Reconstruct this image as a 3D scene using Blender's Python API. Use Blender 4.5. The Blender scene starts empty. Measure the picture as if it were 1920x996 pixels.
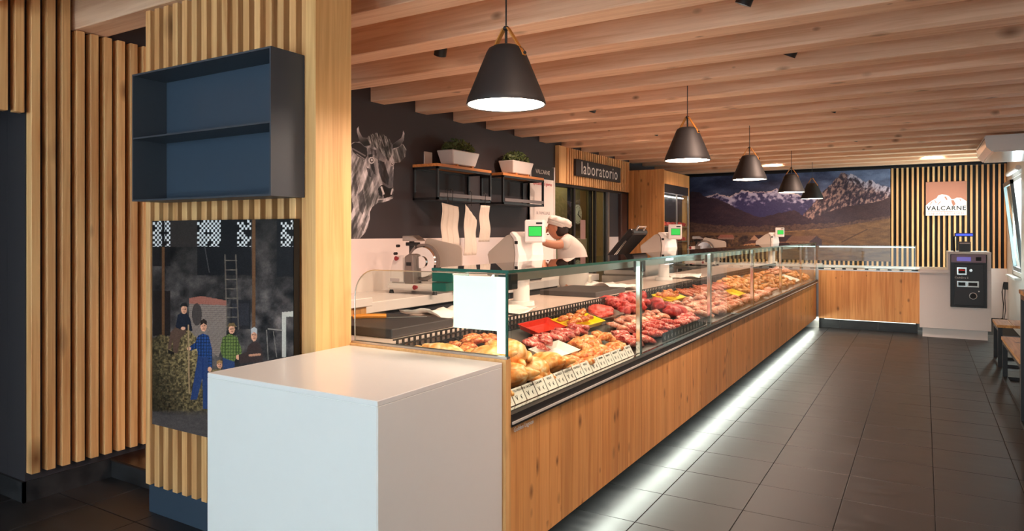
import bpy, bmesh, math, random
import numpy as np
from mathutils import Vector, Matrix, noise as mnoise

random.seed(11)
S = bpy.context.scene
C = S.collection
# ------------------------------------------------------------------ camera, world, light, exposure
TH = math.atan2(772, 1284)
CT, ST = math.cos(TH), math.sin(TH)
cam = bpy.data.objects.new('camera', bpy.data.cameras.new('camera'))
C.objects.link(cam)
cam.location = (0, 0, 1.45)
cam.rotation_euler = (math.pi / 2, 0, TH)
cam.data.sensor_width = 36
cam.data.lens = 36 * 1284 / 1920
cam.data.shift_y = -61 / 1920
cam.data.clip_start = 0.05
S.camera = cam
S.view_settings.view_transform = 'Standard'
S.view_settings.look = 'None'
S.view_settings.exposure = 1.55
S.view_settings.gamma = 1
S.view_settings.use_curve_mapping = False
S.cycles.transparent_max_bounces = 24
S.cycles.max_bounces = 10
w = bpy.data.worlds.new('daylight')
S.world = w
w.use_nodes = True
w.node_tree.nodes['Background'].inputs[0].default_value = (0.72, 0.88, 1, 1)
w.node_tree.nodes['Background'].inputs[1].default_value = 1.6


def area(name, loc, rot, sx, sy, power, col):
    l = bpy.data.lights.new(name, 'AREA')
    l.shape = 'RECTANGLE'
    l.size, l.size_y, l.energy, l.color = sx, sy, power, col
    o = bpy.data.objects.new(name, l)
    o.location, o.rotation_euler = loc, rot
    C.objects.link(o)
    return o


# floor lighting fixed under the counter front, tilted outward
_fl = area('counter_floor_light', (-1.44, 6.85, 0.140), (0, -0.85, 0), 0.05, 8.9, 15, (0.92, 1.0, 0.88))
# daylight coming in by the shop window behind the camera and by the side window
area('shop_window_daylight', (-1.6, -2.95, 1.4), (math.pi / 2, 0, math.pi), 4.6, 2.2, 520, (0.72, 0.94, 1.0))
area('side_window_daylight', (1.2, 12.37, 1.55), (0, math.pi / 2, 0), 1.4, 1.1, 30, (0.78, 0.95, 1.0))
SPOT_W, PENDANT_E, LED_E, FLOORLED_E = 60, 19.0, 9.0, 1.5


# ------------------------------------------------------------------ helpers
def lin(c):
    c = c / 255.0
    return c / 12.92 if c <= 0.04045 else ((c + 0.055) / 1.055) ** 2.4


def rgb(r, g, b):
    return (lin(r), lin(g), lin(b), 1)


class MB:
    def __init__(s):
        s.v, s.f = [], []

    def add(s, vs, fs):
        n = len(s.v)
        s.v += [tuple(p) for p in vs]
        s.f += [tuple(i + n for i in f) for f in fs]
        return s

    def box(s, x0, x1, y0, y1, z0, z1):
        return s.add([(x, y, z) for x in (x0, x1) for y in (y0, y1) for z in (z0, z1)],
                     [(0, 1, 3, 2), (4, 6, 7, 5), (0, 4, 5, 1), (2, 3, 7, 6), (0, 2, 6, 4), (1, 5, 7, 3)])

    def cyl(s, p0, p1, r0, r1=None, n=20, caps=True):
        r1 = r0 if r1 is None else r1
        p0, p1 = Vector(p0), Vector(p1)
        q = (p1 - p0).to_track_quat('Z', 'Y')
        vs = []
        for p, r in ((p0, r0), (p1, r1)):
            for i in range(n):
                a = 2 * math.pi * i / n
                vs.append(p + q @ Vector((r * math.cos(a), r * math.sin(a), 0)))
        fs = [(i, (i + 1) % n, n + (i + 1) % n, n + i) for i in range(n)]
        if caps:
            fs += [tuple(range(n - 1, -1, -1)), tuple(range(n, 2 * n))]
        return s.add(vs, fs)

    def tube(s, pts, r, n=8):
        pts = [Vector(p) for p in pts]
        vs, fs = [], []
        for k, p in enumerate(pts):
            d = (pts[min(k + 1, len(pts) - 1)] - pts[max(k - 1, 0)])
            q = d.to_track_quat('Z', 'Y')
            for i in range(n):
                a = 2 * math.pi * i / n
                vs.append(p + q @ Vector((r * math.cos(a), r * math.sin(a), 0)))
        for k in range(len(pts) - 1):
            for i in range(n):
                fs.append((k * n + i, k * n + (i + 1) % n, (k + 1) * n + (i + 1) % n, (k + 1) * n + i))
        fs += [tuple(range(n - 1, -1, -1)), tuple(range((len(pts) - 1) * n, len(pts) * n))]
        return s.add(vs, fs)

    def lathe(s, prof, c=(0, 0, 0), n=40):
        vs, fs = [], []
        for r, z in prof:
            for i in range(n):
                a = 2 * math.pi * i / n
                vs.append((c[0] + r * math.cos(a), c[1] + r * math.sin(a), c[2] + z))
        for k in range(len(prof) - 1):
            for i in range(n):
                fs.append((k * n + i, k * n + (i + 1) % n, (k + 1) * n + (i + 1) % n, (k + 1) * n + i))
        return s.add(vs, fs)

    def prism(s, poly, ax, a0, a1):
        def P(p, a):
            return {'x': (a, p[0], p[1]), 'y': (p[0], a, p[1]), 'z': (p[0], p[1], a)}[ax]
        n = len(poly)
        vs = [P(p, a0) for p in poly] + [P(p, a1) for p in poly]
        fs = [(i, (i + 1) % n, n + (i + 1) % n, n + i) for i in range(n)]
        fs += [tuple(range(n - 1, -1, -1)), tuple(range(n, 2 * n))]
        return s.add(vs, fs)

    def ball(s, c, r, n=14, m=9):
        vs, fs = [], []
        for j in range(m + 1):
            t = math.pi * j / m
            for i in range(n):
                a = 2 * math.pi * i / n
                vs.append((c[0] + r[0] * math.sin(t) * math.cos(a), c[1] + r[1] * math.sin(t) * math.sin(a), c[2] + r[2] * math.cos(t)))
        for j in range(m):
            for i in range(n):
                fs.append((j * n + i, (j + 1) * n + i, (j + 1) * n + (i + 1) % n, j * n + (i + 1) % n))
        return s.add(vs, fs)

    def mesh(s, name, bevel=0, smooth=False, seg=1):
        m = bpy.data.meshes.new(name)
        m.from_pydata(s.v, [], s.f)
        bm = bmesh.new()
        bm.from_mesh(m)
        bmesh.ops.remove_doubles(bm, verts=bm.verts, dist=1e-6)
        bmesh.ops.recalc_face_normals(bm, faces=bm.faces)
        if bevel:
            bmesh.ops.bevel(bm, geom=[e for e in bm.edges if len(e.link_faces) == 2 and e.calc_face_angle(0) > 0.6], offset=bevel, segments=seg, affect='EDGES', clamp_overlap=True)
        if smooth:
            for f in bm.faces:
                f.smooth = True
            for e in bm.edges:
                if len(e.link_faces) == 2 and e.calc_face_angle(0) > 0.7:
                    e.smooth = False
        bm.to_mesh(m)
        bm.free()
        return m


def props(o, label=None, cat=None, group=None, kind=None, category=None):
    for k, v in (('label', label), ('category', cat or category), ('group', group), ('kind', kind)):
        if v:
            o[k] = v
    return o


def obj(name, m, mat, parent=None, loc=None, rot=None, bevel=0, smooth=False, world=False, seg=1, **kw):
    if isinstance(m, MB):
        m = m.mesh(name, bevel, smooth, seg)
    o = bpy.data.objects.new(name, m)
    C.objects.link(o)
    if mat and not m.materials:
        m.materials.append(mat)
    if loc is not None:
        o.location = loc
    if rot is not None:
        o.rotation_euler = rot
    if parent:
        o.parent = parent
        if world:
            o.matrix_parent_inverse = (Matrix.Translation(parent.location) @ parent.rotation_euler.to_matrix().to_4x4()).inverted()
    return props(o, **kw)


def thing(name, label, cat, loc=(0, 0, 0), rotz=0, group=None):
    o = bpy.data.objects.new(name, None)
    o.empty_display_size = 0.1
    C.objects.link(o)
    o.location, o.rotation_euler = loc, (0, 0, rotz)
    return props(o, label, cat, group)


def copy_tree(o, parent=None):
    c = o.copy()
    C.objects.link(c)
    if parent:
        c.parent = parent
    for ch in list(o.children):
        copy_tree(ch, c)
    return c


def at(px, py, x=None, y=None, z=None):
    l = (px - 960) / 1284
    r = (l * CT - ST, l * ST + CT, -(py - 437) / 1284)
    t = x / r[0] if x is not None else y / r[1] if y is not None else (z - 1.45) / r[2]
    return Vector((r[0] * t, r[1] * t, 1.45 + r[2] * t))


TEXTS = []


def text(name, body, size, mat, loc, rot, parent=None, sx=1.0, ext=0.0006, align='CENTER', space=1.0, bold=0.0, **kw):
    cu = bpy.data.curves.new(name, 'FONT')
    cu.body, cu.size, cu.extrude = body, size, ext
    cu.align_x, cu.align_y = align, 'CENTER'
    cu.space_character = space
    cu.resolution_u = 3
    cu.offset = bold * size
    o = bpy.data.objects.new(name, cu)
    C.objects.link(o)
    TEXTS.append((o, name, mat, loc, rot, parent, sx, kw))


def flush_text():
    dg = bpy.context.evaluated_depsgraph_get()
    for o, name, mat, loc, rot, parent, sx, kw in TEXTS:
        m = bpy.data.meshes.new_from_object(o.evaluated_get(dg))
        m.materials.clear()
        bpy.data.objects.remove(o)
        n = obj(name, m, mat, parent, loc, rot, world=parent is not None, **kw)
        n.scale = (sx, 1, 1)


# ------------------------------------------------------------------ materials
def nodes(name):
    m = bpy.data.materials.new(name)
    m.use_nodes = True
    nt = m.node_tree
    return m, nt, nt.nodes['Principled BSDF']


def paint(name, col, rough=0.5, metal=0.0, var=0.04, spec=0.5, coat=0.0, scale=30):
    m, nt, b = nodes(name)
    tc = nt.nodes.new('ShaderNodeTexCoord')
    nz = nt.nodes.new('ShaderNodeTexNoise')
    nz.inputs['Scale'].default_value = scale
    nz.inputs['Detail'].default_value = 4
    nt.links.new(tc.outputs['Object'], nz.inputs['Vector'])
    mx = nt.nodes.new('ShaderNodeMix')
    mx.data_type = 'RGBA'
    mx.inputs['A'].default_value = tuple(c * (1 - var) for c in col[:3]) + (1,)
    mx.inputs['B'].default_value = tuple(min(1, c * (1 + var)) for c in col[:3]) + (1,)
    nt.links.new(nz.outputs[0], mx.inputs['Factor'])
    nt.links.new(mx.outputs['Result'], b.inputs['Base Color'])
    b.inputs['Roughness'].default_value = rough
    b.inputs['Metallic'].default_value = metal
    b.inputs['Specular IOR Level'].default_value = spec
    b.inputs['Coat Weight'].default_value = coat
    return m


def emit(name, col, strength):
    m, nt, b = nodes(name)
    b.inputs['Base Color'].default_value = (col[0] * 0.5, col[1] * 0.5, col[2] * 0.5, 1)
    b.inputs['Emission Color'].default_value = col
    b.inputs['Emission Strength'].default_value = strength
    return m


def wood(name, light, dark, axis, rough=0.5, knots=True, tone=0.22, knot_scale=1.0):
    m, nt, b = nodes(name)
    N, L = nt.nodes, nt.links
    tc = N.new('ShaderNodeTexCoord')
    oi = N.new('ShaderNodeObjectInfo')
    ml = N.new('ShaderNodeMath')
    ml.operation = 'MULTIPLY'
    ml.inputs[1].default_value = 37.0
    L.new(oi.outputs['Random'], ml.inputs[0])
    ad = N.new('ShaderNodeVectorMath')
    L.new(tc.outputs['Object'], ad.inputs[0])
    L.new(ml.outputs[0], ad.inputs[1])

    def mapped(across, along):
        mp = N.new('ShaderNodeMapping')
        mp.inputs['Scale'].default_value = tuple(along if a == axis else across for a in 'xyz')
        L.new(ad.outputs[0], mp.inputs['Vector'])
        return mp.outputs[0]

    n1 = N.new('ShaderNodeTexNoise')
    n1.inputs['Scale'].default_value = 1
    n1.inputs['Detail'].default_value = 3
    n1.inputs['Distortion'].default_value = 1.2
    L.new(mapped(22, 0.9), n1.inputs['Vector'])
    n2 = N.new('ShaderNodeTexNoise')
    n2.inputs['Scale'].default_value = 1
    n2.inputs['Detail'].default_value = 5
    L.new(mapped(190, 5), n2.inputs['Vector'])
    s = N.new('ShaderNodeMath')
    s.operation = 'MULTIPLY_ADD'
    s.inputs[1].default_value = 0.35
    L.new(n2.outputs[0], s.inputs[0])
    L.new(n1.outputs[0], s.inputs[2])
    rp = N.new('ShaderNodeValToRGB')
    rp.color_ramp.elements[0].position, rp.color_ramp.elements[0].color = 0.46, dark
    rp.color_ramp.elements[1].position, rp.color_ramp.elements[1].color = 0.80, light
    L.new(s.outputs[0], rp.inputs[0])
    col = rp.outputs[0]
    if knots:
        vo = N.new('ShaderNodeTexVoronoi')
        vo.inputs['Scale'].default_value = 1
        L.new(mapped(6.5 * knot_scale, 3.6 * knot_scale), vo.inputs['Vector'])
        sp = N.new('ShaderNodeSeparateColor')
        L.new(vo.outputs['Color'], sp.inputs[0])
        th = N.new('ShaderNodeMath')           # only some cells carry a knot
        th.operation = 'MULTIPLY_ADD'
        th.inputs[1].default_value = 0.5
        th.inputs[2].default_value = -0.16
        L.new(sp.outputs[0], th.inputs[0])
        cl = N.new('ShaderNodeMath')
        cl.operation = 'MAXIMUM'
        cl.inputs[1].default_value = 0.0005
        L.new(th.outputs[0], cl.inputs[0])
        th = cl
        lt = N.new('ShaderNodeMapRange')
        lt.inputs['To Min'].default_value = 1
        lt.inputs['To Max'].default_value = 0
        L.new(vo.outputs['Distance'], lt.inputs['Value'])
        L.new(th.outputs[0], lt.inputs['From Max'])
        mk = N.new('ShaderNodeMix')
        mk.data_type = 'RGBA'
        mk.inputs['B'].default_value = (dark[0] * 0.22, dark[1] * 0.16, dark[2] * 0.12, 1)
        L.new(lt.outputs[0], mk.inputs['Factor'])
        L.new(col, mk.inputs['A'])
        col = mk.outputs['Result']
    hs = N.new('ShaderNodeHueSaturation')
    mr = N.new('ShaderNodeMapRange')
    mr.inputs['To Min'].default_value = 1 - tone
    mr.inputs['To Max'].default_value = 1 + tone * 0.5
    L.new(oi.outputs['Random'], mr.inputs['Value'])
    L.new(mr.outputs[0], hs.inputs['Value'])
    L.new(col, hs.inputs['Color'])
    L.new(hs.outputs[0], b.inputs['Base Color'])
    bp = N.new('ShaderNodeBump')
    bp.inputs['Strength'].default_value = 0.08
    bp.inputs['Distance'].default_value = 0.002
    L.new(n2.outputs[0], bp.inputs['Height'])
    L.new(bp.outputs[0], b.inputs['Normal'])
    b.inputs['Roughness'].default_value = rough
    return m


def glass(name, tint=(0.93, 0.98, 0.95), refl=1.0):
    m = bpy.data.materials.new(name)
    m.use_nodes = True
    nt = m.node_tree
    nt.nodes.clear()
    out = nt.nodes.new('ShaderNodeOutputMaterial')
    tr = nt.nodes.new('ShaderNodeBsdfTransparent')
    tr.inputs[0].default_value = tint + (1,)
    gl = nt.nodes.new('ShaderNodeBsdfGlossy')
    gl.inputs['Roughness'].default_value = 0.01
    fr = nt.nodes.new('ShaderNodeFresnel')
    fr.inputs['IOR'].default_value = 1.5
    mu = nt.nodes.new('ShaderNodeMath')
    mu.operation = 'MULTIPLY'
    mu.inputs[1].default_value = refl
    mx = nt.nodes.new('ShaderNodeMixShader')
    ge = nt.nodes.new('ShaderNodeNewGeometry')
    fs = nt.nodes.new('ShaderNodeMath')
    fs.operation = 'SUBTRACT'
    fs.inputs[0].default_value = 1.0
    nt.links.new(ge.outputs['Backfacing'], fs.inputs[1])
    ff = nt.nodes.new('ShaderNodeMath')
    ff.operation = 'MULTIPLY'
    nt.links.new(fr.outputs[0], ff.inputs[0])
    nt.links.new(fs.outputs[0], ff.inputs[1])
    nt.links.new(ff.outputs[0], mu.inputs[0])
    nt.links.new(mu.outputs[0], mx.inputs[0])
    nt.links.new(tr.outputs[0], mx.inputs[1])
    nt.links.new(gl.outputs[0], mx.inputs[2])
    nt.links.new(mx.outputs[0], out.inputs[0])
    return m


def meat(name, a, b_, c_, scale=38, rough=0.33):
    m, nt, b = nodes(name)
    N, L = nt.nodes, nt.links
    tc = N.new('ShaderNodeTexCoord')
    oi = N.new('ShaderNodeObjectInfo')
    ml = N.new('ShaderNodeMath')
    ml.operation = 'MULTIPLY'
    ml.inputs[1].default_value = 23.0
    L.new(oi.outputs['Random'], ml.inputs[0])
    ad = N.new('ShaderNodeVectorMath')
    L.new(tc.outputs['Object'], ad.inputs[0])
    L.new(ml.outputs[0], ad.inputs[1])
    n = N.new('ShaderNodeTexNoise')
    n.inputs['Scale'].default_value = scale
    n.inputs['Detail'].default_value = 3
    n.inputs['Distortion'].default_value = 1.5
    L.new(ad.outputs[0], n.inputs['Vector'])
    rp = N.new('ShaderNodeValToRGB')
    e = rp.color_ramp.elements
    e[0].position, e[0].color = 0.34, a
    e[1].position, e[1].color = 0.66, c_
    x = e.new(0.5)
    x.color = b_
    L.new(n.outputs[0], rp.inputs[0])
    L.new(rp.outputs[0], b.inputs['Base Color'])
    bp = N.new('ShaderNodeBump')
    bp.inputs['Strength'].default_value = 0.3
    bp.inputs['Distance'].default_value = 0.004
    L.new(n.outputs[0], bp.inputs['Height'])
    L.new(bp.outputs[0], b.inputs['Normal'])
    b.inputs['Roughness'].default_value = rough
    b.inputs['Subsurface Weight'].default_value = 0.0
    return m


def printed(name, rough=0.45):
    m, nt, b = nodes(name)
    a = nt.nodes.new('ShaderNodeVertexColor')
    a.layer_name = 'Col'
    nt.links.new(a.outputs[0], b.inputs['Base Color'])
    b.inputs['Roughness'].default_value = rough
    return m


M = {}
M['beam'] = wood('beam_spruce', rgb(246, 206, 172), rgb(224, 174, 136), 'x', 0.55, True, 0.12, 1.1)
M['slat'] = wood('slat_larch', rgb(246, 194, 132), rgb(220, 154, 94), 'z', 0.5, True, 0.16, 0.7)
M['board'] = wood('board_larch', rgb(242, 194, 130), rgb(220, 164, 102), 'z', 0.5, True, 0.05, 0.6)
M['plank'] = wood('counter_spruce', rgb(230, 168, 102), rgb(200, 132, 70), 'z', 0.42, True, 0.14, 1.9)
M['plank_x'] = wood('shelf_oak', rgb(222, 150, 84), rgb(182, 108, 52), 'y', 0.45, False, 0.1)
M['plank_top'] = wood('bench_oak', rgb(222, 165, 100), rgb(176, 116, 62), 'y', 0.5, True, 0.1)
M['darkwood'] = wood('dark_step', rgb(60, 38, 26), rgb(34, 22, 16), 'x', 0.3, False, 0.1)
M['charcoal'] = paint('charcoal_paint', rgb(58, 54, 58), 0.6)
M['navy'] = paint('navy_lacquer', rgb(58, 72, 88), 0.45)
M['blackbox'] = paint('anthracite_metal', rgb(66, 70, 78), 0.5)
M['slatback'] = paint('slat_backing', rgb(96, 68, 40), 0.8)
M['blackback'] = paint('black_backing', rgb(22, 20, 22), 0.8)
M['white'] = paint('white_solid_surface', rgb(232, 232, 230), 0.22, var=0.01)
M['whitewall'] = paint('white_wall', rgb(226, 222, 216), 0.5, var=0.02)
M['whitepanel'] = paint('white_panel', rgb(236, 226, 222), 0.35, var=0.01)
M['plastic'] = paint('white_plastic', rgb(226, 218, 212), 0.35, var=0.02)
M['greyplastic'] = paint('grey_plastic', rgb(176, 164, 152), 0.45, var=0.02)
M['slicer_grey'] = paint('slicer_aluminium', rgb(128, 118, 112), 0.35, 0.5)
M['black'] = paint('black_metal', rgb(30, 29, 30), 0.4)
M['lampblack'] = paint('lamp_black', rgb(32, 30, 31), 0.6)
M['lampwhite'] = paint('lamp_inside_white', rgb(245, 240, 230), 0.6)
M['leather'] = paint('tan_leather', rgb(190, 124, 50), 0.6)
M['steel'] = paint('brushed_steel', rgb(196, 190, 184), 0.28, 0.9, 0.08)
M['chrome'] = paint('chrome', rgb(225, 225, 222), 0.12, 1.0, 0.02)
M['deck'] = paint('display_deck_steel', rgb(120, 112, 108), 0.35, 0.6)
M['ledge'] = paint('ledge_stone', rgb(214, 190, 178), 0.3)
M['tilebase'] = paint('grout', rgb(34, 31, 30), 0.8)
M['board_black'] = paint('black_cutting_board', rgb(58, 52, 52), 0.5, var=0.2)
M['paper'] = paint('white_paper', rgb(242, 234, 228), 0.7)
M['cloth'] = paint('white_cloth', rgb(232, 222, 208), 0.85, var=0.05)
M['glass'] = glass('counter_glass')
M['glassdark'] = glass('door_glass', (0.74, 0.76, 0.66))
M['glassgreen'] = glass('top_glass', (0.8, 0.9, 0.86), 1.6)
M['glassedge'] = paint('glass_edge_green', rgb(40, 92, 80), 0.15)
M['greenbox'] = paint('green_housing', rgb(34, 92, 76), 0.2)
M['led'] = emit('case_led', (1, 0.70, 0.60, 1), LED_E)
M['endglare'] = emit('end_glare', (0.92, 1.0, 0.92, 1), 0.27)  # glow of the added sheet that imitates glare in the side glass
M['floorled'] = emit('floor_led', (0.92, 1.0, 0.86, 1), FLOORLED_E)
M['pendant'] = emit('pendant_diffuser', (1, 0.80, 0.64, 1), PENDANT_E)
M['lcd'] = emit('green_lcd', rgb(40, 190, 70), 0.32)
M['bluelcd'] = emit('blue_lcd', rgb(70, 90, 230), 0.5)
M['violetlcd'] = emit('violet_lcd', rgb(120, 110, 190), 0.25)
M['red'] = paint('red_plastic', rgb(206, 44, 26), 0.35)
M['darkred'] = paint('dark_red_knob', rgb(140, 24, 30), 0.35)
M['yellow'] = paint('yellow_plastic', rgb(246, 206, 24), 0.35)
M['orange'] = paint('orange_handle', rgb(226, 140, 40), 0.4)
M['blue'] = paint('blue_packet', rgb(50, 130, 200), 0.35)
M['leaf'] = paint('plant_leaves', rgb(92, 108, 62), 0.5, var=0.5, scale=60)
M['soil'] = paint('soil', rgb(50, 38, 30), 0.9)
M['skin'] = paint('skin', rgb(214, 150, 118), 0.5)
M['hair'] = paint('dark_hair', rgb(44, 30, 26), 0.6)
M['shirt'] = paint('white_shirt', rgb(236, 226, 216), 0.8)
M['ink'] = paint('black_ink', rgb(24, 22, 22), 0.6)
M['whiteink'] = paint('white_ink', rgb(238, 232, 226), 0.6)
M['redink'] = paint('red_ink', rgb(210, 70, 80), 0.6)
M['greyink'] = paint('grey_ink', rgb(190, 178, 178), 0.6)
M['logo_brown'] = paint('sign_brown', rgb(176, 116, 92), 0.5)
M['logo_pink'] = paint('sign_pink_ink', rgb(176, 136, 128), 0.5)
M['signblack'] = paint('sign_black', rgb(36, 33, 34), 0.5)
M['bezel'] = paint('machine_bezel', rgb(150, 130, 142), 0.3, 0.5)
M['machine'] = paint('machine_black', rgb(46, 43, 44), 0.4)
M['chicken'] = meat('chicken_skin', rgb(226, 132, 60), rgb(238, 172, 100), rgb(246, 208, 164), 14, 0.35)
M['poultry'] = meat('poultry_pieces', rgb(206, 92, 52), rgb(230, 148, 84), rgb(242, 198, 146), 45)
M['marinated'] = meat('marinated_pieces', rgb(150, 50, 26), rgb(206, 110, 62), rgb(232, 172, 110), 45)
M['pork'] = meat('pork_cuts', rgb(172, 40, 40), rgb(208, 88, 78), rgb(244, 198, 182), 40)
M['pale'] = meat('pale_cuts', rgb(206, 100, 80), rgb(232, 152, 126), rgb(247, 212, 190), 40)
M['beef'] = meat('beef_cuts', rgb(136, 20, 28), rgb(186, 46, 48), rgb(222, 110, 100), 22)
M['mince'] = meat('minced_beef', rgb(170, 34, 32), rgb(208, 64, 54), rgb(232, 120, 104), 90, 0.45)
M['sausage'] = meat('sausage_meat', rgb(176, 74, 54), rgb(204, 104, 78), rgb(230, 156, 124), 60)


def tile_mat():
    m, nt, b = nodes('floor_tile')
    N, L = nt.nodes, nt.links
    tc = N.new('ShaderNodeTexCoord')
    oi = N.new('ShaderNodeObjectInfo')
    ad = N.new('ShaderNodeVectorMath')
    ml = N.new('ShaderNodeMath')
    ml.operation = 'MULTIPLY'
    ml.inputs[1].default_value = 50
    L.new(oi.outputs['Random'], ml.inputs[0])
    L.new(tc.outputs['Object'], ad.inputs[0])
    L.new(ml.outputs[0], ad.inputs[1])
    mp = N.new('ShaderNodeMapping')
    mp.inputs['Scale'].default_value = (3, 9, 9)
    L.new(ad.outputs[0], mp.inputs[0])
    n = N.new('ShaderNodeTexNoise')
    n.inputs['Scale'].default_value = 1.6
    n.inputs['Detail'].default_value = 8
    L.new(mp.outputs[0], n.inputs['Vector'])
    rp = N.new('ShaderNodeValToRGB')
    rp.color_ramp.elements[0].position, rp.color_ramp.elements[0].color = 0.3, rgb(36, 36, 38)
    rp.color_ramp.elements[1].position, rp.color_ramp.elements[1].color = 0.72, rgb(56, 55, 57)
    L.new(n.outputs[0], rp.inputs[0])
    L.new(rp.outputs[0], b.inputs['Base Color'])
    mr = N.new('ShaderNodeMapRange')
    b.inputs['Specular IOR Level'].default_value = 0.42
    mr.inputs['To Min'].default_value = 0.32
    mr.inputs['To Max'].default_value = 0.5
    L.new(n.outputs[0], mr.inputs['Value'])
    L.new(mr.outputs[0], b.inputs['Roughness'])
    return m


M['tile'] = tile_mat()
PRINT = printed('print')

# ------------------------------------------------------------------ the setting
XL, XR, YB, ZB, ZC = -4.15, 1.16, 13.7, 2.6, 2.96
floor = obj('floor', MB().box(-7, 3, -3.2, 14.2, -0.2, -0.004), M['tilebase'], kind='structure')
T = 0.43
tm = MB().box(-T / 2 + 0.002, T / 2 - 0.002, -T / 2 + 0.002, T / 2 - 0.002, -0.03, 0).mesh('tile', bevel=0.0015)
tm.materials.append(M['tile'])


def tile(x, y):
    obj('tile', tm, None, floor, (x, y, 0))


for k in range(-4, 3):
    for j in range(-6, 18):
        x, y = 0.05 + T * (k + 0.5), 4.12 + T * (j + 0.5)
        if x - T / 2 < XR:
            tile(x, y)
for k in range(-11, -4):
    for j in range(-6, -4):
        tile(0.05 + T * (k + 0.5), 4.12 + T * (j + 0.5))

ceiling = obj('ceiling', MB().box(-4.4, 1.4, -3.2, 14, ZC, ZC + 0.12), M['beam'], kind='structure')
BL = XR - XL
bmesh_ = MB().box(-BL / 2, BL / 2, 0, 0.18, 0, ZC - ZB).mesh('beam', bevel=0.004)
bmesh_.materials.append(M['beam'])
for k in range(-6, 19):
    y = 2.04 + 0.614 * k
    obj('beam', bmesh_, None, ceiling, ((XL + XR) / 2, y, ZB))

wl = MB().box(-4.35, XL, 1.81, 8.0, 0, ZC).box(-4.35, XL, 10.58, 13.9, 0, ZC)
wl.box(-4.35, XL, 8.0, 10.58, 2.15, ZC).box(-4.35, XL, -3.2, 1.81, 2.13, ZC).box(-4.35, XL, -3.2, 0.4, 0, 2.13)
wall_left = obj('wall_left', wl, M['charcoal'], kind='structure')
pw = MB().box(-6.5, -4.352, 1.81, 1.95, 0, ZC).box(-6.5, -4.352, 0.2, 0.3, 0, ZC).box(-6.6, -6.5, 0.2, 1.95, 0, ZC).box(-6.5, -4.35, 0.2, 1.9, 2.5, 2.6)
obj('wall_passage', pw, M['charcoal'], kind='structure')
wall_back = obj('wall_back', MB().box(-4.35, 1.4, YB, 13.9, 0, ZC), M['blackback'], kind='structure')
wr = MB().box(XR, 1.36, -3.2, 11.8, 0, ZC).box(XR, 1.36, 12.95, 13.9, 0, ZC).box(XR, 1.36, 11.8, 12.95, 0, 0.82).box(XR, 1.36, 11.8, 12.95, 2.28, ZC)
obj('wall_right', wr, M['whitewall'], kind='structure')
wf = MB().box(-4.35, -3.9, -3.2, -3.0, 0, ZC).box(0.7, 1.4, -3.2, -3.0, 0, ZC).box(-3.9, 0.7, -3.2, -3.0, 2.5, ZC).box(-3.9, 0.7, -3.2, -3.0, 0, 0.3)
obj('wall_front', wf, M['whitewall'], kind='structure')
obj('trim_1', MB().box(XL, XR, YB - 0.012, YB, 2.57, 2.6), M['black'], kind='structure')
# low skirting along the passage wall and the step
obj('baseboard_left', MB().box(XL, -4.135, 1.795, 2.26, 0, 0.11).box(-6, -4.135, 1.795, 1.81, 0, 0.11), M['tile'], kind='structure')
step = obj('floor_step', MB().box(XL, -2.7, 2.26, 3.62, 0, 0.10), M['tile'], kind='structure')
obj('step_tread', MB().box(XL, -2.7, 2.255, 3.62, 0.10, 0.112), M['darkwood'], step)


def slat_mesh(wx, wy, h):
    m = MB().box(-wx / 2, wx / 2, -wy / 2, wy / 2, 0, h).mesh('slat', bevel=0.002)
    m.materials.append(M['slat'])
    return m


sl_full, sl_low = slat_mesh(0.055, 0.044, ZC - 0.155), slat_mesh(0.055, 0.044, ZB - 0.16)
for i in range(15):
    y = 1.838 + 0.0765 * i
    obj('slat', sl_full if i < 3 else sl_low, None, wall_left, (-4.122, y, 0.155))
sl_head = slat_mesh(0.055, 0.044, ZC - 2.09)
for i in range(14):
    obj('slat', sl_head, None, wall_left, (-4.122, 1.762 - 0.0765 * i, 2.09))

# the slatted partition
part = obj('wall_partition', MB().box(-3.46, -2.23, 2.115, 2.25, 0.15, ZB), M['slatback'], kind='structure')
obj('plinth', MB().box(-3.46, -2.23, 2.085, 2.25, 0, 0.15), M['navy'], part)
sp = slat_mesh(0.04, 0.05, ZB - 0.15)
for i in range(16):
    obj('slat', sp, None, part, (-3.44 + 0.0772 * i, 2.09, 0.15))
obj('end_board', MB().box(-0.012, 0.012, -0.105, 0.105, 0, ZB - 0.1), M['board'], part, (-2.222, 2.165, 0.1))
obj('edge_board', MB().box(-0.018, 0.018, -0.02, 0.02, 0, ZB - 0.1), M['board'], part, (-2.252, 2.08, 0.1))

# white wall panel under the dark paint, and lab front
obj('wall_panel', MB().box(XL, -4.138, 2.9, 8.0, 0.115, 1.40), M['whitepanel'], wall_left)
lab = MB().box(-4.95, -4.9, 7.8, 10.7, 0, 2.6).box(-4.9, -4.35, 7.8, 7.86, 0, 2.6).box(-4.9, -4.35, 10.64, 10.7, 0, 2.6).box(-4.95, -4.35, 7.8, 10.7, 2.55, 2.6)
obj('wall_laboratory', lab, paint('lab_paint', rgb(122, 104, 70), 0.6), kind='structure')
obj('wall_tiles', MB().box(-4.9, -4.89, 7.9, 10.6, 0, 1.36), M['whitepanel'], bpy.data.objects['wall_laboratory'])
area('lab_lamp', (-4.6, 9.2, 2.5), (0, 0, 0), 0.3, 1.6, 9, (1, 0.92, 0.7))
door = thing('sliding_door', 'dark framed glass sliding door of the laboratory below the lettered sign', 'door', (-4.2, 9.3, 0))
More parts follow.
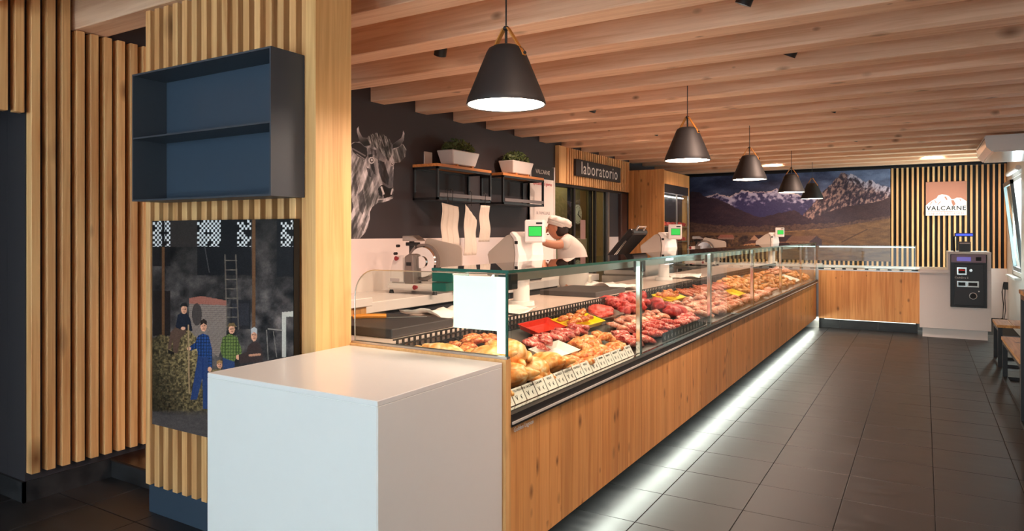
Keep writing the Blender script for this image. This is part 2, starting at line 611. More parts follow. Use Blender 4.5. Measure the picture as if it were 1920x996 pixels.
for y0, y1, x in ((8.03, 8.72, -4.22), (8.66, 9.42, -4.28), (9.40, 9.84, -4.22)):
    obj('pane', MB().box(x - 0.004, x + 0.004, y0, y1, 0.05, 2.08), M['glassdark'], door, world=True)
    obj('stile', MB().box(x - 0.02, x + 0.02, y1 - 0.05, y1, 0.02, 2.1), M['black'], door, world=True)
    obj('stile', MB().box(x - 0.02, x + 0.02, y0, y0 + 0.04, 0.02, 2.1), M['black'], door, world=True)
obj('jamb', MB().box(-4.34, -4.16, 10.3, 10.57, 0, 2.08), paint('brown_jamb', rgb(78, 56, 52), 0.6), door, world=True)
obj('top_rail', MB().box(-4.32, -4.17, 8.0, 10.58, 2.08, 2.15), M['black'], door, world=True)
obj('steel_post', MB().box(-4.2, -4.17, 9.83, 9.86, 0.0, 2.08), M['steel'], door, world=True)
obj('white_panel', MB().box(-4.26, -4.2, 9.86, 10.3, 0.0, 1.39), M['whitepanel'], door, world=True)
obj('dark_panel', MB().box(-4.26, -4.2, 9.86, 10.3, 1.39, 2.08), M['charcoal'], door, world=True)
sll = slat_mesh(0.045, 0.032, 0.49)
for i in range(33):
    obj('slat', sll, None, wall_left, (-4.125, 8.22 + 0.0715 * i, 2.11))
obj('lab_board', MB().box(-0.03, 0.03, -0.09, 0.09, 0, 0.49), M['board'], wall_left, (-4.12, 8.09, 2.11))
obj('slat_backing', MB().box(-4.149, -4.146, 8.0, 10.58, 2.11, 2.6), M['slatback'], wall_left)
sgn = thing('door_sign', 'long black sign with white lettering over the laboratory door', 'sign', (-4.08, 9.25, 2.34))
obj('panel', MB().box(-4.1, -4.06, 8.46, 10.05, 2.235, 2.465), M['signblack'], sgn, world=True, bevel=0.003)
text('lettering', 'laboratorio', 0.25, M['whiteink'], (-4.057, 9.26, 2.345), (math.pi / 2, 0, math.pi / 2), sgn, sx=1.0, space=1.14)

# back wall: slats, wainscot
slb = slat_mesh(0.032, 0.03, 1.72)
for i in range(22):
    obj('slat', slb, None, wall_back, (-0.47 + 0.0765 * i, 13.68, 0.86))
slb2 = slat_mesh(0.032, 0.03, 0.42)
for i in range(36):
    obj('slat', slb2, None, wall_back, (-0.5465 - 0.0765 * i, 13.68, 0.86))
obj('wainscot', MB().box(-4.0, XR, 13.64, YB, 0.06, 0.87), M['whitepanel'], wall_back)
obj('baseboard_back', MB().box(-4.0, XR, 13.625, YB, 0, 0.06), M['black'], kind='structure')

# side window, tilted sash
win = obj('window_1', MB().box(1.17, 1.3, 11.8, 11.86, 0.82, 2.28).box(1.17, 1.3, 12.89, 12.95, 0.82, 2.28).box(1.17, 1.3, 11.8, 12.95, 0.82, 0.88).box(1.17, 1.3, 11.8, 12.95, 2.22, 2.28), M['whitewall'], kind='structure')
sash = MB().box(-0.02, 0.02, -0.5, -0.44, 0, 1.32).box(-0.02, 0.02, 0.44, 0.5, 0, 1.32).box(-0.02, 0.02, -0.5, 0.5, 0, 0.06).box(-0.02, 0.02, -0.5, 0.5, 1.26, 1.32)
obj('sash', sash, paint('sash_grey', rgb(90, 96, 98), 0.4), win, (1.19, 12.37, 0.89), (0, -0.1, 0))
obj('pane', MB().box(-0.003, 0.003, -0.45, 0.45, 0.05, 1.28), M['glass'], win, (1.19, 12.37, 0.89), (0, -0.1, 0))
obj('roller_blind', MB().cyl((1.12, 11.75, 2.36), (1.12, 13.1, 2.36), 0.035), M['whitewall'], win, smooth=True)
obj('window_sill', MB().box(1.08, 1.2, 11.75, 13.0, 0.79, 0.82), M['whitewall'], win)


# ------------------------------------------------------------------ flat prints painted on grids
def hsh(i, j, s):
    v = np.sin(i * 127.1 + j * 311.7 + s * 74.7) * 43758.5453
    return v - np.floor(v)


def vn(x, y, s=0):
    i, j = np.floor(x), np.floor(y)
    a, b = x - i, y - j
    a, b = a * a * (3 - 2 * a), b * b * (3 - 2 * b)
    return (hsh(i, j, s) * (1 - a) + hsh(i + 1, j, s) * a) * (1 - b) + (hsh(i, j + 1, s) * (1 - a) + hsh(i + 1, j + 1, s) * a) * b


def fbm(x, y, s=0, o=5):
    t, k, n = 0, 0.5, 0
    for q in range(o):
        t = t + k * vn(x * 2 ** q, y * 2 ** q, s + q)
        n += k
        k *= 0.55
    return t / n


class Canvas:
    def __init__(s, u, v):
        s.u, s.v = u, v
        s.c = np.zeros(u.shape + (3,))

    def inside(s, poly):
        m = np.zeros(s.u.shape, bool)
        n = len(poly)
        for i in range(n):
            (x0, y0), (x1, y1) = poly[i], poly[(i + 1) % n]
            if y0 == y1:
                continue
            cr = ((y0 > s.v) != (y1 > s.v)) & (s.u < (x1 - x0) * (s.v - y0) / (y1 - y0) + x0)
            m ^= cr
        return m

    def put(s, mask, col, a=1.0):
        col = np.array(col, float)
        w_ = (mask * a)[..., None] if not np.isscalar(mask) else a
        s.c = s.c * (1 - w_) + col * w_

    def poly(s, p, col, a=1.0):
        s.put(s.inside(p).astype(float), col, a)

    def ell(s, cx, cy, rx, ry, col, a=1.0):
        s.put((((s.u - cx) / rx) ** 2 + ((s.v - cy) / ry) ** 2 < 1).astype(float), col, a)

    def line(s, p, q, w_, col, a=1.0):
        px, py = q[0] - p[0], q[1] - p[1]
        t = np.clip(((s.u - p[0]) * px + (s.v - p[1]) * py) / (px * px + py * py), 0, 1)
        d = np.hypot(s.u - p[0] - t * px, s.v - p[1] - t * py)
        s.put(np.clip(w_ - d + 0.5, 0, 1), col, a)

    def rect(s, x0, y0, x1, y1, col, a=1.0):
        s.put(((s.u >= x0) & (s.u < x1) & (s.v >= y0) & (s.v < y1)).astype(float), col, a)


def project(P):
    d = -ST * P[..., 0] + CT * P[..., 1]
    l = CT * P[..., 0] + ST * P[..., 1]
    return 960 + 1284 * l / d, 437 - 1284 * (P[..., 2] - 1.45) / d


def print_mesh(name, o, eu, ev, nu, nv, fn, keep=None):
    """a flat sheet from corner o along eu (nu cells) and ev (nv cells); fn paints a Canvas and returns sRGB 0..255"""
    o, eu, ev = np.array(o), np.array(eu), np.array(ev)
    a, b = np.meshgrid(np.linspace(0, 1, nu + 1), np.linspace(0, 1, nv + 1), indexing='ij')
    P = o + a[..., None] * eu + b[..., None] * ev
    px, py = project(P)
    col = np.clip(fn(px, py), 0, 255) / 255
    col = np.where(col <= 0.04045, col / 12.92, ((col + 0.055) / 1.055) ** 2.4)
    i, j = np.meshgrid(np.arange(nu), np.arange(nv), indexing='ij')
    k = (i * (nv + 1) + j)
    q = np.stack([k, k + nv + 1, k + nv + 2, k + 1], -1)
    if keep is not None:
        q = q[keep(px, py)[:-1, :-1]]
    q = q.reshape(-1, 4)
    m = bpy.data.meshes.new(name)
    m.from_pydata(P.reshape(-1, 3).tolist(), [], q.tolist())
    ca = m.color_attributes.new('Col', 'FLOAT_COLOR', 'POINT')
    full = np.concatenate([col.reshape(-1, 3), np.ones((col.shape[0] * col.shape[1], 1))], 1)
    ca.data.foreach_set('color', full.astype(np.float32).ravel())
    m.materials.append(PRINT)
    return m


BULL = [(35, 235), (70, 212), (80, 200), (105, 192), (135, 192), (140, 185), (120, 120), (118, 92), (133, 68), (140, 110), (165, 158), (200, 160), (205, 150),
        (240, 128), (275, 120), (330, 135), (375, 170), (395, 215), (430, 188), (465, 160), (476, 130), (480, 98), (492, 125), (486, 180), (470, 205),
        (485, 212), (506, 250), (495, 312), (455, 352), (415, 356), (407, 375), (405, 440), (402, 540), (408, 570), (402, 600), (404, 625), (390, 642),
        (330, 662), (280, 668), (240, 700), (222, 735), (222, 790), (205, 860), (180, 905), (140, 948), (35, 948)]


def bull(px, py):
    u, v = (px - 640) * 4.15, (py - 220) * 4.15
    k = Canvas(u, v)
    st = fbm(u / 26 + v / 80, v / 130, 3)            # long hair strokes
    st2 = fbm(u / 13 - v / 50, v / 90, 9)
    k.c[:] = (58, 54, 58)
    base = (np.clip((st - 0.33) * 2.8, 0, 1) * 0.8 + np.clip((st2 - 0.3) * 2, 0, 1) * 0.2)[..., None] * np.array((190, 186, 192)) + 60
    ins = k.inside(BULL)
    k.c = np.where(ins[..., None], base, k.c)
    # neck shading
    for p, a in (([(35, 560), (75, 600), (95, 700), (60, 800), (35, 830)], 0.8), ([(130, 600), (165, 560), (190, 680), (165, 760), (140, 720)], 0.6),
                 ([(35, 860), (110, 760), (125, 850), (80, 948), (35, 948)], 0.55), ([(85, 480), (110, 430), (130, 560), (110, 620)], 0.5), ([(150, 850), (200, 760), (218, 770), (170, 890)], 0.45)):
        k.put(k.inside(p) * np.clip(st2 * 2.2 - 0.3, 0, 1), (28, 26, 30), a)
    head = [(200, 250), (240, 225), (330, 280), (390, 350), (404, 440), (404, 540), (400, 600), (330, 630), (285, 612), (262, 540), (235, 470), (205, 380), (195, 300)]
    k.put(k.inside(head) * np.clip(1.3 - st * 1.2, 0, 1), (110, 106, 112), 0.7)
    for p, a in (([(208, 290), (240, 285), (268, 350), (282, 455), (255, 440), (225, 380)], 0.9), ([(285, 330), (335, 350), (372, 470), (365, 530), (318, 500), (292, 430)], 0.85),
                 ([(225, 240), (270, 255), (275, 300), (235, 290)], 0.7), ([(195, 390), (220, 400), (235, 470), (210, 455)], 0.7), ([(380, 390), (402, 380), (400, 480), (388, 500)], 0.3)):
        k.put(k.inside(p) * np.clip(st2 * 2.6 - 0.2, 0.2, 1), (26, 24, 28), a)
    k.put(k.inside([(240, 300), (285, 330), (292, 430), (320, 510), (300, 530), (270, 440)]) * 1.0, (215, 212, 216), 0.55)
    tuft = [(205, 150), (240, 128), (275, 120), (330, 135), (375, 170), (395, 225), (392, 290), (365, 340), (325, 290), (270, 240), (225, 212)]
    hs = fbm(u / 7 - v / 22, v / 60 + u / 60, 21)
    k.c = np.where(k.inside(tuft)[..., None], 30 + 190 * np.clip(hs * 2.2 - 0.75, 0, 1)[..., None] * np.ones(3), k.c)
    for p in ([(75, 215), (105, 192), (150, 200), (200, 240), (205, 300), (180, 335), (130, 305), (90, 270)],):
        k.poly(p, (34, 32, 36))
        for a_, b_ in zip(p, p[1:] + p[:1]):
            k.line(a_, b_, 2.2, (150, 148, 152), 0.8)
        k.line((90, 245), (185, 300), 5, (150, 146, 150), 0.8)
        k.line((120, 285), (180, 325), 3, (190, 186, 190), 0.8)
    ear = [(395, 255), (440, 238), (482, 212), (506, 250), (495, 312), (455, 352), (415, 352), (400, 310)]
    k.c = np.where(k.inside(ear)[..., None], 50 + 150 * np.clip(st2 * 1.8 - 0.4, 0, 1)[..., None] * np.ones(3), k.c)
    k.line((482, 214), (505, 255), 2, (220, 220, 222))
    for p, tip in (([(118, 92), (133, 68), (140, 110), (165, 158), (205, 165), (228, 218), (180, 228), (135, 185), (120, 120)], (133, 70)),
                   ([(480, 98), (492, 125), (486, 180), (455, 228), (395, 246), (398, 212), (430, 188), (465, 160), (476, 130)], (485, 100))):
        d = np.hypot(u - tip[0], v - tip[1])
        g = np.clip(1.2 - d / 125, 0.1, 1)[..., None] * np.array((225, 222, 226)) + 10
        k.c = np.where(k.inside(p)[..., None], g, k.c)
        for a_, b_ in zip(p, p[1:] + p[:1]):
            k.line(a_, b_, 2, (150, 148, 154), 0.7)
    for cx, cy, r in ((235, 335, 24), (396, 362, 14)):
        k.ell(cx, cy, r, r * 1.1, (215, 212, 214))
        k.ell(cx + 1, cy, r * 0.62, r * 0.75, (70, 66, 70))
        k.ell(cx + 2, cy - 2, r * 0.3, r * 0.4, (235, 235, 235))
    k.poly([(285, 555), (318, 522), (372, 552), (400, 548), (406, 575), (398, 612), (335, 632), (292, 606)], (26, 24, 27))
    k.line((312, 545), (330, 595), 7, (225, 222, 224))
    k.line((322, 590), (325, 625), 2.5, (205, 200, 204))
    k.line((398, 560), (388, 598), 6, (225, 222, 224))
    k.line((300, 530), (320, 520), 3, (210, 208, 212))
    k.line((285, 640), (398, 630), 5, (205, 200, 204), 0.8)
    for p, q in (((190, 900), (205, 870)), ((200, 890), (215, 880)), ((212, 884), (232, 868))):
        k.line(p, q, 1.5, (150, 146, 150))
    return k.c


p0, p1 = at(648, 225, x=-4.146), at(765, 225, x=-4.146)
bm_ = print_mesh('bull_painting', (-4.146, p0.y, 1.402), (0, p1.y - p0.y, 0), (0, 0, 1.0), 170, 340, bull,
                 keep=lambda x, y: Canvas((x - 640) * 4.15, (y - 220) * 4.15).inside(BULL))
obj('bull_painting', bm_, None, label='black and white bull head painted on the charcoal wall', category=None)
bpy.data.objects['bull_painting']['category'] = 'painting'


def mural(px, py):
    u, v = (px - 1280) * 4.8, (py - 300) * 4.8
    k = Canvas(u, v)
    n = fbm(u / 160, v / 70, 2)
    sky = np.array((44, 52, 82)) + (n - 0.4)[..., None] * np.array((90, 100, 110)) + np.clip((u - 900) / 900, 0, 1)[..., None] * np.array((38, 40, 36))
    k.c = sky

    def ridge(pts, amp, s):
        x = [p[0] for p in pts]
        return np.interp(u, x, [p[1] for p in pts]) + (fbm(u / 28, u * 0, s) - 0.5) * amp

    r1 = ridge([(60, 330), (200, 325), (320, 305), (420, 330), (540, 272), (640, 285), (740, 290), (850, 258), (900, 290), (1000, 300), (1100, 330), (1240, 300)], 30, 4)
    m1 = v > r1
    tex = fbm(u / 34 + v / 60, v / 26 - u / 80, 6)
    snow = np.clip(1.7 - (v - r1) / 85 + (tex - 0.5) * 3.2 - 0.55, 0, 1)
    k.put(m1, (48, 44, 84))
    k.put(m1 * snow * (tex > 0.42), (196, 186, 206), 0.85)
    k.put(m1 * np.clip(1 - (v - r1) / 14, 0, 1), (214, 186, 170), 0.8)
    r2 = ridge([(1060, 520), (1150, 430), (1240, 300), (1320, 235), (1380, 165), (1430, 122), (1500, 130), (1560, 140), (1620, 190), (1700, 185), (1760, 215), (1880, 250)], 34, 8)
    m2 = v > r2
    t2 = fbm(u / 20 + v / 30, v / 34 - u / 36, 12)
    k.put(m2, (66, 50, 60))
    k.put(m2 * np.clip((t2 - 0.47) * 7, 0, 1), (176, 138, 124), 0.8)
    k.put(m2 * (u > 1480) * np.clip(1.4 - (v - r2) / 70 + (t2 - 0.5) * 3 - 0.3, 0, 1), (186, 182, 200), 0.75)
    k.put(m2 * np.clip((0.44 - t2) * 8, 0, 1), (34, 26, 38), 0.7)
    r3 = ridge([(60, 290), (140, 290), (200, 330), (300, 345), (420, 400), (560, 470), (700, 520), (860, 480), (1000, 450), (1150, 540), (1300, 470), (1500, 410), (1700, 390), (1900, 330)], 18, 14)
    m3 = v > r3
    f = fbm(u / 50, v / 20, 15)
    k.put(m3, (46, 32, 46))
    k.put(m3 * np.clip(f * 2 - 0.6, 0, 1), (64, 44, 54), 0.8)
    k.put(m3 * (u > 1300) * np.clip((u - 1300) / 300, 0, 1), (70, 52, 46), 0.5)
    r4 = ridge([(60, 560), (300, 590), (600, 600), (860, 590), (1200, 575), (1500, 560), (1900, 500)], 34, 17)
    k.put(v > r4, (92, 68, 60))
    k.put((v > r4) * np.clip(fbm(u / 16, v / 9, 18) * 3 - 1.1, 0, 1), (56, 40, 44), 0.8)
    r5 = ridge([(60, 650), (500, 655), (850, 640), (1100, 640), (1400, 600), (1900, 520)], 10, 19)
    g = fbm(u / 70, v / 14, 20)
    k.put(v > r5, (118, 86, 60))
    k.put((v > r5) * np.clip(g * 2.6 - 0.8, 0, 1), (88, 64, 50), 0.8)
    k.line((1430, 740), (1660, 625), 5, (72, 52, 44), 0.8)
    k.line((870, 650), (1230, 625), 3, (158, 118, 76), 0.7)
    k.put((u < 620) * (v > 680) * np.clip(fbm(u / 22, v / 22, 25) * 3 - 1.0, 0, 1), (44, 32, 36), 0.9)
    for p, c_ in (([(310, 700), (340, 675), (450, 672), (466, 700)], (150, 92, 78)), ([(320, 700), (460, 700), (460, 715), (320, 715)], (146, 110, 98)),
                  ([(550, 760), (550, 800), (650, 800), (660, 745)], (178, 128, 92)), ([(600, 728), (645, 678), (700, 728)], (176, 130, 104)), ([(645, 676), (720, 676), (740, 728), (700, 728)], (58, 40, 42)),
                  ([(545, 752), (610, 722), (690, 724), (660, 750)], (84, 56, 52)), ([(800, 735), (815, 680), (985, 678), (940, 735)], (60, 42, 46)), ([(800, 735), (940, 735), (930, 775), (800, 775)], (120, 84, 72)),
                  ([(925, 738), (975, 686), (1205, 682), (1140, 738)], (112, 80, 66)), ([(930, 738), (1140, 738), (1140, 775), (930, 775)], (160, 122, 92)), ([(1140, 738), (1205, 682), (1255, 722), (1250, 775), (1140, 775)], (68, 54, 60))):
        k.poly(p, c_)
    for x in (975, 1030, 1090):
        k.ell(x, 758, 16, 18, (46, 34, 34))
    for x in (565, 590, 615, 636):
        k.rect(x, 765, x + 9, 780, (60, 40, 36))
    k.c += (fbm(u / 5, v / 5, 30, 2)[..., None] - 0.5) * 18
    return k.c * 1.1


mm = print_mesh('mountain_mural', (-4.03, 13.655, 0.95), (3.53, 0, 0), (0, 0, 1.62), 420, 200, mural)
mu = thing('mountain_mural', 'wide photo mural of snowy mountains above a village', 'mural', (-2.2, 13.66, 0.95))
obj('print', mm, None, mu, world=True)
obj('backing', MB().box(-4.03, -0.5, 13.658, 13.69, 0.95, 2.57), M['black'], mu, world=True)


def farm(px, py):
    u, v = (px - 270) * 2.371, (py - 400) * 2.371
    k = Canvas(u, v)
    n = fbm(u / 60, v / 60, 1, 6)
    k.c = (np.array((44, 40, 40)) + (n - 0.45)[..., None] * np.array((140, 126, 118))) * np.clip(0.55 + v / 700, 0.55, 1.25)[..., None]
    for r, c_ in (((40, 150, 118, 235), (22, 20, 22)), ((40, 345, 118, 545), (26, 20, 20)), ((237, 28, 475, 275), (20, 20, 24)), ((590, 20, 668, 282), (20, 20, 24)), ((118, 28, 237, 150), (48, 42, 40))):
        k.rect(*r, c_, 0.9)
    k.rect(385, 385, 474, 515, (30, 28, 32), 0.9)
    k.rect(392, 400, 466, 500, (52, 50, 56), 0.6)
    k.rect(79, 150, 92, 545, (92, 62, 40))
    k.rect(481, 28, 496, 515, (98, 66, 42))
    for x0, x1 in ((40, 118), (237, 342), (415, 475), (608, 662)):
        ck = (np.floor((u - x0) / 8.8) + np.floor((v - 30) / 10.5)) % 2
        k.put(((u > x0) & (u < x1) & (v > 26) & (v < 150)).astype(float), (14, 14, 18))
        k.put(((u > x0) & (u < x1) & (v > 30) & (v < 148)) * ck * (hsh(np.floor((u - x0) / 8.8), np.floor((v - 30) / 10.5), 3) > (0.04 if x0 < 400 else 0.22)), (236, 240, 246))
    k.rect(79, 30, 92, 150, (16, 16, 18))
    k.line((360, 185), (368, 520), 3, (88, 78, 70))
    k.line((408, 185), (420, 515), 3, (88, 78, 70))
    for i in range(9):
        k.line((361, 210 + i * 42), (412, 210 + i * 42), 2, (104, 94, 84))
    k.line((270, 150), (290, 262), 2, (70, 66, 66))
    k.poly([(200, 378), (255, 368), (366, 388), (366, 560), (330, 640), (200, 540)], (126, 110, 102))
    k.put(k.inside([(200, 378), (255, 368), (366, 388), (366, 560), (330, 640), (200, 540)]) * ((v % 9) < 3), (92, 78, 72), 0.6)
    k.poly([(200, 378), (255, 368), (366, 388), (366, 410), (200, 402)], (150, 84, 70), 0.8)
    k.ell(235, 450, 22, 50, (44, 38, 38), 0.7)
    k.poly([(612, 440), (662, 436), (662, 460), (632, 460), (632, 640), (612, 640)], (176, 170, 160))
    k.line((545, 520), (552, 650), 2, (120, 112, 104))
    k.line((552, 515), (612, 520), 3, (128, 120, 112))
    k.line((575, 525), (590, 640), 1.5, (120, 112, 104))
    hn = fbm(u / 7, v / 7, 40, 4)
    hay = [(30, 560), (70, 540), (115, 548), (135, 520), (200, 518), (240, 560), (262, 640), (285, 700), (340, 690), (340, 900), (200, 900), (30, 880)]
    hm = k.inside(hay)
    dk = np.clip(1.15 - np.clip((200 - u) / 200, 0, 1) * 0.55 - np.clip((v - 640) / 260, 0, 1) * 0.35, 0.25, 1.2)
    k.c = np.where(hm[..., None], (np.array((60, 50, 34)) + (hn - 0.3)[..., None] * np.array((170, 148, 100))) * dk[..., None], k.c)
    k.put((v > 872) * np.clip((v - 872) / 30, 0, 1), (82, 74, 72))
    k.put((v > 880) * fbm(u / 20, v / 8, 44), (52, 46, 46), 0.7)
    sk = (206, 150, 120)

    def face(x, y, rx, ry, hair=None, hat=None):
        k.ell(x, y, rx, ry, sk)
        k.ell(x + rx * 0.4, y + 2, rx * 0.6, ry * 0.8, (170, 112, 88), 0.5)
        if hair:
            k.poly([(x - rx, y - 2), (x - rx, y - ry), (x, y - ry * 1.35), (x + rx, y - ry), (x + rx, y - 4), (x, y - ry * 0.55)], hair)
        if hat:
            k.poly([(x - rx * 1.5, y - ry * 0.5), (x - rx * 0.8, y - ry * 1.4), (x + rx * 0.8, y - ry * 1.4), (x + rx * 1.5, y - ry * 0.45), (x, y - ry * 0.75)], hat)
        k.rect(x - rx * 0.55, y - 3, x - rx * 0.15, y, (50, 34, 30))
        k.rect(x + rx * 0.15, y - 3, x + rx * 0.55, y, (50, 34, 30))
        k.line((x - 4, y + ry * 0.55), (x + 4, y + ry * 0.55), 1.2, (130, 60, 56))

    def plaid(poly, c1, c2):
        k.poly(poly, c1)
        m = k.inside(poly)
        k.put(m * (((u % 12) < 3) | ((v % 14) < 3)), c2, 0.8)

    # seated figure in dark jacket
    k.poly([(140, 505), (190, 512), (188, 530), (160, 560), (150, 622), (128, 622), (128, 560), (118, 605), (105, 605), (118, 530)], (84, 62, 52))
    k.poly([(150, 452), (170, 440), (190, 442), (206, 470), (216, 525), (196, 520), (160, 515), (140, 508)], (28, 32, 44))
    k.poly([(105, 605), (135, 620), (132, 630), (108, 622)], (24, 20, 20))
    face(178, 428, 13, 20, hat=(22, 22, 26))
    k.ell(174, 512, 10, 7, sk)
    # figure in blue plaid
    k.poly([(240, 632), (286, 640), (290, 740), (284, 870), (262, 870), (260, 730), (236, 828), (206, 830), (222, 740)], (40, 58, 98))
    k.line((262, 650), (262, 740), 2, (22, 42, 90))
    plaid([(240, 545), (262, 534), (288, 545), (304, 610), (302, 690), (288, 690), (284, 640), (240, 636), (236, 602), (204, 612), (200, 594), (228, 575)], (36, 66, 116), (18, 26, 50))
    k.ell(292, 694, 9, 11, sk)
    k.ell(200, 602, 9, 9, sk)
    k.line((197, 498), (201, 800), 3, (150, 120, 90))
    face(265, 502, 14, 24, hair=(40, 28, 24))
    # figure in green plaid with hat
    k.poly([(350, 640), (402, 655), (402, 700), (350, 700)], (44, 60, 96))
    plaid([(350, 552), (378, 536), (414, 550), (436, 610), (424, 652), (410, 640), (402, 660), (350, 642), (338, 602)], (98, 112, 58), (48, 60, 34))
    face(390, 516, 14, 20, hat=(104, 82, 52))
    k.ell(418, 640, 9, 11, sk)
    # older figure in brown
    k.poly([(462, 590), (488, 566), (516, 580), (530, 640), (524, 660), (455, 664), (425, 668), (420, 630), (455, 620)], (58, 44, 42))
    face(489, 542, 14, 27, hair=(170, 166, 164))
    k.line((470, 632), (515, 628), 5, (180, 126, 100))
    face(336, 674, 12, 16, hair=(150, 110, 70))
    k.c += (fbm(u / 3, v / 3, 50, 2)[..., None] - 0.5) * 22
    return k.c * 1.2


fm = print_mesh('print', (-3.34, 2.028, 0.485), (1.03, 0, 0), (0, 0, 1.026), 280, 390, farm)
fp = thing('farm_photo', 'dark photo print of farm workers with hay hung on the slatted partition', 'photo print', (-2.82, 2.05, 0.485))
obj('print', fm, None, fp, world=True)
obj('panel', MB().box(-3.34, -2.31, 2.031, 2.062, 0.485, 1.511), M['black'], fp, world=True)

# ------------------------------------------------------------------ things near the camera
cube = thing('display_plinth', 'large plain white block standing before the glass counter end', 'plinth', (-1.805, 1.9, 0))
obj('front_panel', MB().box(-2.21, -1.402, 1.547, 1.567, 0, 0.93), M['white'], cube, world=True, bevel=0.002)
obj('side_panel', MB().box(-1.42, -1.40, 1.549, 2.255, 0, 0.93), M['white'], cube, world=True, bevel=0.002)
obj('side_panel', MB().box(-2.21, -2.19, 1.569, 2.06, 0, 0.93), M['white'], cube, world=True, bevel=0.002)
obj('top_panel', MB().box(-2.21, -1.40, 1.547, 2.255, 0.929, 0.947), M['white'], cube, world=True, bevel=0.002)

bx = thing('wall_shelf_box', 'open anthracite metal shelf box with one divider on the slatted partition', 'shelf', (-2.775, 2.06, 1.6))
BB = M['blackbox']
x0, x1, y0, y1, z0, z1, t = -3.27, -2.28, 1.885, 2.062, 1.602, 2.213, 0.008
obj('back_panel', MB().box(x0, x1, y1 - 0.006, y1, z0, z1), M['navy'], bx, world=True)
for a, b in ((x0, x0 + t), (x1 - t, x1)):
    obj('side_panel', MB().box(a, b, y0, y1 - 0.006, z0, z1), BB, bx, world=True)
for nm, a, b in (('bottom_panel', z0, z0 + t), ('top_panel', z1 - t, z1), ('shelf_board', 1.9, 1.908)):
    obj(nm, MB().box(x0 + t, x1 - t, y0, y1 - 0.006, a, b), BB, bx, world=True)

# ------------------------------------------------------------------ display counter
XC = -1.40
Y0, Y1 = 2.30, 11.345
POSTS = [2.315, 3.80, 5.33, 6.87, 8.40, 9.93, 11.328]
dc = thing('display_counter', 'long glass fronted butcher counter with spruce plank front and chrome posts', 'counter', (-2.0, 6.85, 0))
W_ = dict(parent=dc, world=True)
PW = 0.1152
pm = MB().box(-0.009, 0.009, -PW / 2 + 0.0006, PW / 2 - 0.0006, 0, 0.53).mesh('plank', bevel=0.0008)
pm.materials.append(M['plank'])
n = int((Y1 - Y0 - 0.03) / PW)
for i in range(n):
    o = obj('plank', pm, None, dc, (XC - 0.009, Y0 + PW * (i + 0.5), 0.155), world=True)
obj('carcass', MB().box(-1.995, XC - 0.02, Y0, Y1, 0.15, 0.69), M['black'], **W_)
obj('toe_kick', MB().box(-1.66, -1.62, Y0, Y1, 0, 0.15), M['tile'], **W_)
obj('base_plinth', MB().box(-2.55, -1.66, Y0, Y1, 0.0, 0.15), M['black'], **W_)
obj('floor_light_strip', MB().box(-1.50, -1.475, Y0 + 0.1, Y1 - 0.1, 0.140, 0.149), M['floorled'], **W_)
obj('end_panel', MB().box(-2.21, XC + 0.012, 2.262, 2.30, 0.0, 0.956), M['board'], **W_)
obj('glass_channel', MB().box(-2.205, XC + 0.01, 2.272, 2.296, 0.956, 0.966), M['steel'], **W_)
obj('front_rail', MB().box(-1.44, -1.383, Y0, Y1, 0.687, 0.737), M['black'], **W_)
obj('rail_trim', MB().box(-1.384, -1.377, Y0, Y1, 0.699, 0.708), paint('rail_silver', rgb(214, 212, 208), 0.35, 0.2), **W_)
obj('rail_trim', MB().box(-1.43, -1.41, Y0, Y1, 0.737, 0.742), M['chrome'], **W_)
obj('deck', MB().prism([(-1.44, 0.70), (-1.44, 0.735), (-2.0, 0.905), (-2.0, 0.70)], 'y', Y0, Y1), M['deck'], **W_)
obj('serving_ledge', MB().box(-2.64, -2.0, Y0, Y1, 0.925, 0.96), M['ledge'], bevel=0.003, **W_)
obj('staff_side', MB().box(-2.56, -2.0, Y0, Y1, 0.15, 0.925), M['steel'], **W_)
gr = MB()
y = Y0 + 0.02
for zz in (0.902, 0.928, 0.954, 0.978):
    gr.box(-1.992, -1.984, Y0, Y1, zz, zz + 0.006)
while y < Y1:
    gr.box(-1.991, -1.985, y, y + 0.012, 0.902, 0.984)
    y += 0.04
obj('air_grille', gr, M['black'], kind='stuff', **W_)
for a, b in zip(POSTS, POSTS[1:]):
    obj('front_pane', MB().box(XC - 0.006, XC + 0.002, a + 0.003, b - 0.003, 0.742, 1.288), M['glass'], **W_)
    tp = obj('top_pane', MB().box(-1.765, XC + 0.012, a + 0.001 - (0.03 if a < 2.4 else 0), b - 0.001, 1.292, 1.304), M['glassgreen'], **W_)
    obj('pane_edge', MB().box(XC + 0.012, XC + 0.0135, a - (0.03 if a < 2.4 else 0), b, 1.292, 1.304), M['glassedge'], tp)
    tp.children[0].matrix_parent_inverse = Matrix.Identity(4)
obj('pane_edge', MB().box(-1.765, XC + 0.012, 2.283, 2.2845, 1.292, 1.304), M['glassedge'], **W_)
sg = [(XC + 0.005, 0.966), (XC + 0.005, 1.288)]
for i in range(9):
    a = math.pi / 2 * i / 8
    sg.append((-2.08 - 0.12 * math.sin(a), 1.166 + 0.12 * math.cos(a)))
sg.append((-2.20, 0.966))
sp_ = obj('side_pane', MB().prism(sg, 'y', 2.28, 2.288), M['glass'], **W_)
ed = MB()
ed.tube([(p[0], 2.284, p[1]) for p in sg[1:]], 0.0028, 6)
obj('pane_edge', ed, M['steel'], **W_)
obj('pane_edge', MB().box(XC - 0.001, XC + 0.007, 2.28, 2.29, 0.966, 1.292), M['glassedge'], **W_)
for i, yp in enumerate(POSTS):
    if i:
        ps = obj('post', MB().box(-1.436, -1.408, yp - 0.016, yp + 0.016, 0.737, 1.29), M['chrome'], bevel=0.003, **W_)
    obj('clamp', MB().box(-1.452, -1.408, *((yp - 0.012, yp + 0.075) if i < 6 else (yp - 0.075, yp + 0.012)), 1.222, 1.288), M['black'], bevel=0.004, **W_)
